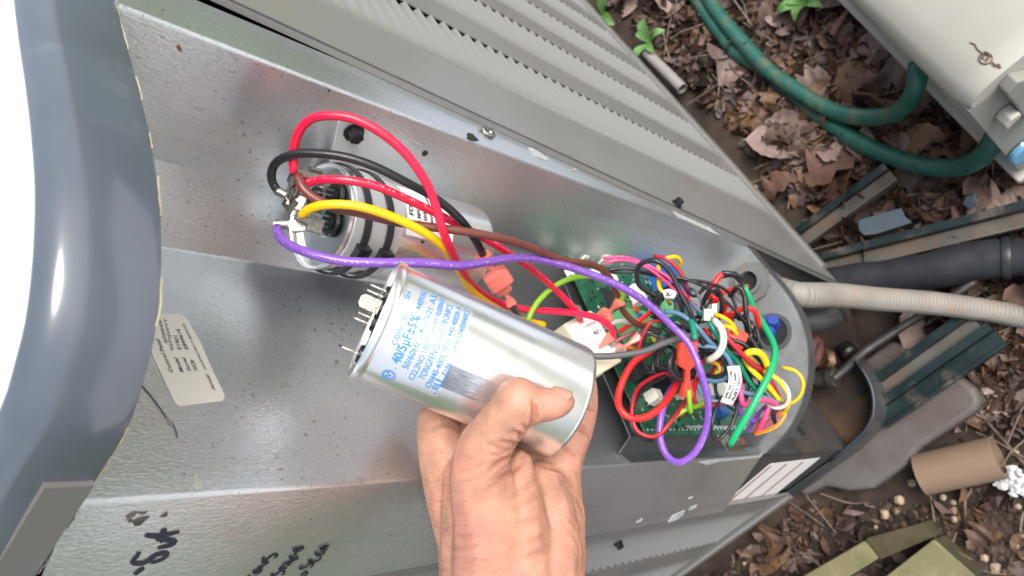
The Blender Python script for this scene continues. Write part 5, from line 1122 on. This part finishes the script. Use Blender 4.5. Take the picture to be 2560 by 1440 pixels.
# steel angles
def angle_bar(p, q, wid, hgt, t, label, name='angle_bar', mats=None, top='flat'):
    p, q = Vector(p), Vector(q); d = (q - p).normalized(); s = Vector((d.y, -d.x, 0)).normalized(); root = empty(name, p, label=label, cat='steel bar')
    c = (p + q) / 2; L = (q - p).length
    mb = MB(); mb.box(c + Vector((0, 0, hgt / 2)), d * L, s * t, (0, 0, hgt)); mb.box(c + Vector((0, 0, hgt)) + s * (-.003), d * L, s * .009, (0, 0, t)); mb.obj('upright_leg', (mats or [M['angle']])[0], root)
    mb = MB(); mb.box(c + s * (wid / 2 + t * .5 + .0005) + Vector((0, 0, t)), d * L, s * wid, (0, 0, t)); mb.box(c + s * (wid + t * .5) + Vector((0, 0, .004)), d * L, s * t, (0, 0, .012)); mb.obj('flat_leg', (mats or [0, M['angle_worn']])[1], root); return root
angle_bar(GZ(2055, 655, .03), GZ(2640, 508, .03), .016, .016, .003, 'long dark steel angle bar lying between the unit and the cream box')
angle_bar(GZ(1985, 600, .022), GZ(2225, 425, .022), .016, .010, .003, 'narrow steel bar half buried in leaves beside the unit corner')
for i, (a, b) in enumerate((((2160, 985), (2430, 792)), ((2190, 1030), (2486, 824)))):
    angle_bar(GZ(*a, .045), GZ(*b, .045), .018, .014, .003, ('upper' if i == 0 else 'lower') + ' of the two dark green rails reaching out from under the unit', 'rail', [M['angle'], M['angle']] if i else None)
for nm, pts, z, mt, lb in (('metal_tab', ((2146, 552), (2165, 545), (2254, 520), (2262, 540), (2280, 556), (2190, 585), (2160, 588), (2148, 575)), .036, M['bluegrey'], 'blue grey metal tab with rust spots above the long angle bar'),
    ('metal_tab', ((2168, 668), (2180, 640), (2300, 604), (2296, 622), (2292, 645), (2240, 655), (2175, 678)), .030, mat('pale_tab', (.14, .16, .155), .5, .1, .1, 40), 'pale grey metal tab below the long angle bar')):
    mb = MB(); mb.prism([GZ(x, y, z) for x, y in pts], (0, 0, -.002)); o = mb.obj(nm, mt); tag(o, lb, 'metal tab'); recentre(o)
mb = MB(); a, b = GZ(2450, 440, .005), GZ(2426, 505, .04); mb.tube([a, b], .003, 8, uv=False); mb.lathe(b, b - a, [(-.003, .007), (.002, .007)], 6); o = mb.obj('bolt', M['bluegrey']); tag(o, 'loose bolt leaning on the long angle bar', 'bolt'); recentre(o)
# cardboard tube
ta, tb_ = GZ(2302, 1187, .0235), GZ(2498, 1143, .0235); ta.z = tb_.z = .0235
mb = MB(); axd = tb_ - ta; Lt = axd.length; mb.lathe(ta, axd, [(0, .0225), (Lt, .0225), (Lt, .0205), (0, .0205), (0, .0225)], 40, False); o = mb.obj('cardboard_tube', M['card'], angle=40); tag(o, 'empty brown cardboard tube lying on the dark soil', 'cardboard tube'); recentre(o)
# two mossy boards
def board_(px4, z, th, label, endm):
    P = [GZ(x, y, z) for x, y in px4]; mb = MB(); mb.prism([p + Vector((0, 0, random.uniform(-.001, .001))) for p in P], (0, 0, -th), 0)
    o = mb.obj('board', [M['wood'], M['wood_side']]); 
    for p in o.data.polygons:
        if abs(p.normal.z) < .5: p.material_index = 1  # upright faces take the darker wood
    bvm = o.modifiers.new('b', 'BEVEL'); bvm.width = .002; bvm.segments = 2
    tag(o, label, 'wooden board'); recentre(o); return o
board_(((2162, 1350), (2198, 1396), (1980, 1530), (1920, 1490)), .045, .04, 'sawn mossy board end at the bottom edge, left one', 0)
board_(((2160, 1482), (2335, 1346), (2440, 1440), (2300, 1560)), .05, .045, 'broad greenish wooden board at the bottom edge, right one', 0)
mb = MB(); mb.prism([GZ(x, y, .036) for x, y in ((2166, 1346), (2310, 1306), (2340, 1340), (2202, 1398))], (0, 0, -.03)); o = mb.obj('board', M['wood_side']); tag(o, 'dark wooden block between the two pale board ends', 'wooden board'); recentre(o)
# cream plastic box the hose comes from
bx = empty('hose_box', GZ(2530, 430, 0), label='large weathered cream plastic storage box with latch and blue disc', cat='storage box')
K = GZ(2545, 442, .05); K2 = GZ(2108, 0, .05); bd = np.array([K2.x - K.x, K2.y - K.y]); bd /= np.linalg.norm(bd); bo = np.array([bd[1], -bd[0]])     # along the long side; outward to the right
kk = np.array(K[:2])
def bp_(s, o, z): q = kk + bd * s + bo * o; return Vector((q[0], q[1], z))
mb = MB(); mb.prism([bp_(-.004, -.004, .035), bp_(.9, -.004, .035), bp_(.9, .6, .035), bp_(-.004, .6, .035)], (0, 0, .012)); mb.prism([bp_(.004, .004, .047), bp_(.9, .004, .047), bp_(.9, .6, .047), bp_(.004, .6, .047)], (0, 0, .010))
rb = mb.obj('base_rim', M['cream'], bx); m_ = rb.modifiers.new('b', 'BEVEL'); m_.width = .003; m_.segments = 3
hinge = GZ(2150, 22, .06); tc_ = D(2425, 283, depth(GZ(2540, 440, .05)) * .80); tc_ = Vector(CAMP + ray(2425, 283) * (.257 - CAM_H) / ray(2425, 283)[2])
mb = MB(); mb.prism([bp_(.012, .014, .057), bp_(.85, .014, .057), bp_(.85, .5, .057), bp_(.012, .5, .057)], (0, 0, .04))
P0_ = bp_(.010, .012, .06); P1_ = Vector((hinge.x, hinge.y, .06)) + v3(bo) * .004
top0 = tc_; kn = bp_(.0, .0, .06)
mb.prism([P0_, P1_, Vector((top0.x, top0.y, top0.z - .02))], v3(bo) * .35); mb.obj('inner_tray', M['tray'], bx)
# lid: wedge from the far hinge to the raised near corner
hf_ = Vector((hinge.x, hinge.y, .07)); e0 = Vector((top0.x, top0.y, top0.z)); ov = v3(bo)
def lidp(t, o, z): return hf_.lerp(e0, t) + ov * o + Vector((0, 0, z))
mb = MB(); sect = [(0, 0), (-.002, .010), (.000, .022), (.010, .032), (.03, .036), (.11, .038), (.118, .032), (.122, .032), (.13, .039), (.6, .045), (.6, 0)]
vs = []; m_n = len(sect); ts = [-1.2, 0, .3, .6, .9, .96, .985, 1.0]
for t in ts:
    k_ = 0 if t < .95 else (t - .94) / .06 * .010
    for o_, z_ in sect: vs.append(lidp(t, o_ + (k_ * .5 if o_ < .05 else 0), z_ - (k_ if z_ > .02 else 0)))
fs = [(j * m_n + i, j * m_n + (i + 1) % m_n, (j + 1) * m_n + (i + 1) % m_n, (j + 1) * m_n + i) for j in range(len(ts) - 1) for i in range(m_n)] + [tuple(range(m_n))[::-1], tuple(range((len(ts) - 1) * m_n, len(ts) * m_n))]
mb.add(vs, fs); lid = mb.obj('lid', M['cream'], bx, angle=50)
mb = MB(); mb.tube(spline([lidp(t, .120 + .0 * t, .0325) for t in (0, .3, .6, .85)] + [lidp(.95, .135, .030), lidp(.99, .17, .02)], .01), .0016, 6, uv=False); mb.obj('lid_seam', M['void'], lid)
# front end of the box
q1, q2, q3, q4_ = e0 + Vector((0, 0, .004)), kn + ov * .004, bp_(0, .6, .057), e0 + ov * .6 + Vector((0, 0, .03))
mb = MB(); mb.prism([q1, q2, q3, q4_], v3(bd) * .01); front = mb.obj('front', M['beige_shade'], bx)
fn_ = ((q2 - q1).cross(q3 - q1)).normalized(); fn_ = fn_ if fn_.dot(Vector(CAMP) - q1) > 0 else -fn_
def onf(x, y, off=0.0):
    r_ = Vector(ray(x, y)); o_ = Vector(CAMP); t = ((q1 + fn_ * off) - o_).dot(fn_) / r_.dot(fn_); return o_ + r_ * t
for pts, off, mt, nm in ((((2545, 205), (2530, 222), (2519, 235), (2521, 244), (2540, 262), (2562, 300), (2600, 300), (2600, 190)), .012, M['beige_shade'], 'latch'), (((2513, 318), (2518, 328), (2540, 305), (2556, 290), (2552, 284), (2528, 300)), .014, M['cream'], 'latch_lever')):
    mb = MB(); mb.prism([onf(x, y, off) for x, y in pts], -fn_ * off); o = mb.obj(nm, mt, front); m_ = o.modifiers.new('b', 'BEVEL'); m_.width = .0015; m_.segments = 2
mb = MB(); mb.lathe(onf(2560, 372, .002), fn_, [(0, .0165), (.004, .0165), (.006, .0145)], 28); mb.obj('blue_disc', M['blue_disc'], front, angle=40)
mb = MB(); mb.add([onf(2556, 360, .0085) - Vector(cx) * .0 + Vector(cx) * math.cos(t) * .0014 * k + Vector(cy) * math.sin(t) * .0020 * k for k in (1, .6) for t in np.linspace(0, 6.2832, 17)[:-1]], [(i, (i + 1) % 16, 16 + (i + 1) % 16, 16 + i) for i in range(16)]); mb.obj('printed_digit', M['white_paper'], front)
# curled dry wisp on the lid
bl = bpy.data.meshes
dgv = [Vector(v.co) for v in lid.data.vertices]; lb_ = BVHTree.FromPolygons(dgv, [tuple(p.vertices) for p in lid.data.polygons])
def onlid(x, y, up_=.001):
    h_ = lb_.ray_cast(Vector(CAMP), Vector(ray(x, y)).normalized()); return (h_[0] if h_[0] is not None else D(x, y, .7)) + Vector(cz) * up_
mb = MB(); random.seed(9)
mb.tube([onlid(2462 + 17 * math.cos(t), 147 + 14 * math.sin(t)) for t in np.linspace(0, 6.0, 20)], .0006, 5, uv=False)
for k in range(9):
    t0 = random.uniform(0, 6.28); mb.tube([onlid(2460 + 12 * math.cos(t0 + i * .6) * random.uniform(.4, 1), 143 + 12 * math.sin(t0 + i * .6) * random.uniform(.4, 1), .0025) for i in range(5)], .0006, 4, uv=False)
mb.tube([onlid(2423, 107), onlid(2435, 112), onlid(2442, 125), onlid(2455, 135)], .0006, 4, uv=False); mb.tube([onlid(2478, 158), onlid(2488, 166), onlid(2495, 162), onlid(2499, 171)], .0012, 4, uv=False)
o = tag(mb.obj('dry_tendril', M['seed']), 'curled brown dry tendril lying on top of the cream box', 'tendril'); recentre(o)

# ------------------------------------------------------------------ leaf litter, chips, twigs and weeds
def leaf_mesh(kind, seed):
    rnd = random.Random(seed); n = 15; L = 1.0; vs = []; fs = []
    curl = rnd.uniform(.6, 2.6) * rnd.choice([-1, 1, 1]); cup = rnd.uniform(-1.6, 2.2); tw = rnd.uniform(-.8, .8)
    def place(x, y):
        z = cup * y * y * 1.6 + .12 * math.sin(x * 6 + y * 5 + seed) * (.4 + abs(y)); a = curl * (x - .4); 
        X = math.sin(a) / curl if abs(curl) > .05 else x; Z = (1 - math.cos(a)) / curl + z * math.cos(a)
        t = tw * (x - .5); return (X, y * math.cos(t) - Z * math.sin(t) * .3, Z + y * math.sin(t))
    for i in range(n + 1):
        t = i / n
        env = math.sin(math.pi * min(1, t * 1.02)) ** .7 * (.55 + .5 * t) * .5 if kind == 0 else math.sin(math.pi * t) ** .8 * .36
        lob = (.42 + .58 * abs(math.sin(t * math.pi * 3.6 + seed * .3)) ** .8) if kind == 0 else (1 - .06 * (i % 2))
        h = max(.012, env * lob); sk = .16 * h if kind == 0 else .05
        for sgn in (-1, 0, 1):
            j = rnd.uniform(.82, 1.15) if kind == 0 else 1; vs.append(place(t + (sk if sgn else 0), sgn * h * j))
    for i in range(n):
        for k in (0, 1): a = i * 3 + k; fs.append((a, a + 1, a + 4, a + 3))
    if seed % 3 == 0: vs += [place(-.16, -.008), place(-.16, .008)]; b = len(vs) - 2; fs.append((b, 0, 2, b + 1))
    me = bpy.data.meshes.new('fallen_leaf'); me.from_pydata(vs, [], fs); me.shade_smooth(); return me
def leaf_mat(name, c):
    def ex(m, N, Lk, b, tc):
        src = b.inputs['Base Color'].links[0].from_socket; oi = N.new('ShaderNodeObjectInfo'); hs_ = N.new('ShaderNodeHueSaturation')
        r_ = N.new('ShaderNodeMapRange'); r_.inputs[3].default_value = .6; r_.inputs[4].default_value = 1.35; Lk.new(oi.outputs['Random'], r_.inputs[0]); Lk.new(r_.outputs[0], hs_.inputs['Value']); Lk.new(src, hs_.inputs['Color']); Lk.new(hs_.outputs[0], b.inputs['Base Color'])
    return mat(name, c, .62, 0, .25, 6, .5, 14, rvar=.1, dirt=(tuple(v * .4 for v in c), 4, .52, .8), extra=ex)
LM = [leaf_mat('pinkish_dead_leaf', (.215, .15, .13)), leaf_mat('brown_dead_leaf', (.10, .053, .037)), leaf_mat('dark_dead_leaf', (.045, .027, .021)), leaf_mat('tan_dead_leaf', (.18, .10, .056))]
lmesh = []
for i in range(16):
    me = leaf_mesh(0 if i % 2 else 1, i); me.materials.append(LM[[0, 1, 3, 0, 1, 2, 0, 1, 3, 1, 0, 1, 2, 1, 0, 3][i]]); lmesh.append(me)
random.seed(21)
def blocked(p):
    a = np.array(p[:2])
    if (a - F0) @ nR < .02 and (a - C3) @ nL < .010 and np.linalg.norm(a - CEN) > 0: 
        return True
    return False
def dens(x, y):
    """how leafy the photograph is there"""
    if x > 2380 and 820 < y < 1060: return 1.5
    if y < 620 + (x - 2000) * .05: return 1.0
    if y < 1000: return .8 if x > 2200 else .35
    if x > 2100 and y > 1060: return .05
    if x > 2030 and y > 1250: return .07
    return .36
def on_pad(x, y): return 2040 < x < 2440 and 930 < y < 1260 and (y - 1250) < (2440 - x) * .9 - 80
big = 0; tries = 0
while big < 296 and tries < 20000:
    tries += 1; x, y = random.uniform(1350, 2900), random.uniform(-260, 1600)
    if random.random() > dens(x, y) / 1.5 or (on_pad(x, y) and random.random() < .93): continue
    p = GZ(x, y, .0)
    if blocked(p) or p.y > 1.4 or abs(p.x) > 1.2: continue
    if (y > 1020 and 2200 < x < 2520 and y < 1230): continue
    s_ = random.uniform(.028, .065) if random.random() < .66 else random.uniform(.065, .115)
    if y > 1000: s_ *= .8
    o = bpy.data.objects.new('fallen_leaf', random.choice(lmesh)); COL.objects.link(o); o.parent = ground
    fl_ = math.pi if random.random() < .3 else 0
    o.rotation_euler = (random.gauss(0, .35) + fl_, random.gauss(0, .35), random.uniform(0, 6.28)); o.scale = (s_,) * 3
    o.location = (p.x, p.y, gh(p.x, p.y) + .006 + random.uniform(0, .012)); big += 1
# broken bits of leaf, too many to count
def scatter(name, mats, count, fn, dn, pz=.0):
    mbs = [MB() for _ in mats]; k = 0; t = 0
    while k < count and t < count * 40:
        t += 1; x, y = random.uniform(1350, 2900), random.uniform(-260, 1600)
        if random.random() > dn(x, y): continue
        p = GZ(x, y, 0)
        if blocked(p) or (on_pad(x, y) and random.random() < .95): continue
        i = random.randrange(len(mats)); fn(mbs[i], Vector((p.x, p.y, gh(p.x, p.y)))); k += 1
    for m_, b in zip(mats, mbs):
        if b.v: tag(b.obj(name, m_, ground), kind='stuff')
def bit(mb, p):
    a = random.uniform(0, 6.28); L = random.uniform(.006, .026); W_ = L * random.uniform(.25, .7); rot = Matrix.Rotation(a, 3, 'Z') @ Matrix.Rotation(random.gauss(0, .6), 3, 'X') @ Matrix.Rotation(random.gauss(0, .5), 3, 'Y')
    c_ = random.uniform(-1.2, 2.0) * L; vs = [(-L, -W_ * .5, c_ * .3), (-L * .2, -W_, 0), (L * .6, -W_ * .7, c_ * .2), (L, 0, c_ * .8), (L * .5, W_ * .8, c_ * .5), (-L * .3, W_ * .9, c_ * .3), (-L * .9, W_ * .4, c_)]
    vs = [p + Vector((0, 0, .004 + random.uniform(0, .006))) + rot @ (Vector(v) * .6) for v in vs]; mb.add(vs, [(0, 1, 5, 6), (1, 2, 4, 5), (2, 3, 4)])
scatter('leaf_fragment', LM, 9000, bit, lambda x, y: dens(x, y) / 1.5 + .035)
def clod(mb, p, k=1):
    r_ = random.uniform(.0015, .006) * k; b0 = Vector((random.uniform(.6, 1.2), random.uniform(.6, 1.2), random.uniform(.5, .9))); vs = []
    ico = [(0, 0, 1), (.89, 0, .45), (.28, .85, .45), (-.72, .53, .45), (-.72, -.53, .45), (.28, -.85, .45), (.72, .53, -.45), (-.28, .85, -.45), (-.89, 0, -.45), (-.28, -.85, -.45), (.72, -.53, -.45), (0, 0, -1)]
    f_ = [(0, 1, 2), (0, 2, 3), (0, 3, 4), (0, 4, 5), (0, 5, 1), (1, 6, 2), (2, 7, 3), (3, 8, 4), (4, 9, 5), (5, 10, 1), (2, 6, 7), (3, 7, 8), (4, 8, 9), (5, 9, 10), (1, 10, 6), (6, 11, 7), (7, 11, 8), (8, 11, 9), (9, 11, 10), (10, 11, 6)]
    mb.add([p + Vector((v[0] * b0.x, v[1] * b0.y, v[2] * b0.z)) * r_ * random.uniform(.8, 1.2) + Vector((0, 0, r_ * .2)) for v in ico], f_)
scatter('soil_crumb', [M['soil'], mat('brown_crumb', (.07, .045, .033), .95, 0, .4, 60)], 5200, clod, lambda x, y: 1.0 if y > 1000 else .45)
scatter('bark_chip', [mat('bark_chip_tan', (.26, .17, .11), .85, 0, .3, 60), mat('bark_chip_brown', (.14, .085, .055), .85, 0, .3, 60)], 420, lambda mb, p: clod(mb, p, 1.1), lambda x, y: .8)
def twig(mb, p):
    a = random.uniform(0, 6.28); L = random.uniform(.02, .09); d_ = Vector((math.cos(a), math.sin(a), random.gauss(0, .08))); q = Vector((0, 0, .010))
    mb.tube([p + q, p + q + d_ * L * .5 + Vector((random.gauss(0, .004), random.gauss(0, .004), .003)), p + q + d_ * L], random.uniform(.0005, .0014), 5, uv=False)
scatter('dry_twig', [M['twig'], mat('pale_twig', (.20, .16, .12), .9)], 300, twig, lambda x, y: .8 if y < 1000 else .3)
# pale chips that can be told apart
random.seed(33)
for x, y, r_ in ((2280, 1208, 11), (2248, 1250, 14), (2212, 1286, 14), (2358, 1243, 10), (2383, 1256, 8), (2387, 1298, 9), (2545, 1266, 9), (2463, 1393, 11), (2493, 1420, 15), (2190, 1318, 7), (2537, 1133, 9), (2157, 1153, 5), (2326, 1228, 6), (2500, 1180, 6), (1980, 1395, 8), (1862, 1408, 6), (2230, 190, 9), (2150, 300, 8), (1950, 330, 9), (2030, 410, 8), (1890, 470, 9)):
    mb = MB(); p = GZ(x, y, 0); clod(mb, Vector((p.x, p.y, gh(p.x, p.y) + .003)), 1)
    c0 = sum((Vector(v) for v in mb.v), Vector()) / 12; sc = (r_ * .85 / F) / .0040; mb.v = [tuple(c0 + (Vector(v) - c0) * max(.8, min(3.2, (r_ * .82 / F) / max(1e-5, (Vector(v) - c0).length) * 1.0)) * 1.0) for v in mb.v]
    o = mb.obj('stone_chip', M['stone'], ground)
cr = MB()
for i in range(60):
    p = GZ(random.gauss(2535, 22), random.gauss(1205, 14), .012); clod(cr, p, 1.0)
o = tag(cr.obj('gypsum_crumbs', M['white_crumb']), 'heap of crumbly white material beside the cardboard tube', 'crumbs', kind='stuff'); recentre(o)
mb = MB(); a, b = GZ(1612, 128, .02), GZ(1706, 222, .02); mb.lathe(a, b - a, [(0, .0085), ((b - a).length, .0085), ((b - a).length, .007), (0, .007), (0, .0085)], 24, False)
o = mb.obj('plastic_pipe', mat('dirty_white_pvc', (.26, .24, .23), .5, 0, .15, 30), angle=40); tag(o, 'short dirty white plastic pipe on the leaves beside the louvered side', 'pipe'); recentre(o)
def weed(x, y, n, L, label, seed):
    rnd = random.Random(seed); p = GZ(x, y, .01); root = empty('weed', p, label=label, cat='weed')
    for i in range(n):
        a = 6.283 * i / n + rnd.uniform(-.4, .4); l = L * rnd.uniform(.7, 1.1); d_ = Vector((math.cos(a), math.sin(a), 0)); sd_ = Vector((-d_.y, d_.x, 0)); vs = []; m_ = 8
        for j in range(m_ + 1):
            t = j / m_; c = p + d_ * l * t + Vector((0, 0, .02 * math.sin(t * 2.4) + .005)); w_ = l * .22 * math.sin(math.pi * (t * .92 + .04)) ** .8
            vs += [c - sd_ * w_ + Vector((0, 0, w_ * .3)), c, c + sd_ * w_ + Vector((0, 0, w_ * .3))]
        mb = MB(); mb.add(vs, [(3 * j + k, 3 * j + k + 1, 3 * j + k + 4, 3 * j + k + 3) for j in range(m_) for k in (0, 1)]); mb.obj('leaf', M['weed'], root, smooth=True)
weed(1512, 45, 3, .05, 'bright green weed leaf at the far edge of the louvered side', 1)
weed(1632, 112, 5, .035, 'small green weed growing among leaves by the white pipe', 2)
weed(2020, 15, 8, .035, 'clump of dark green weed at the top edge beyond the hose', 3)
# the condenser's nameplate side keeps nothing else; tidy names of repeats
for o in list(COL.objects):
    if o.type == 'MESH': o.data.name = o.name
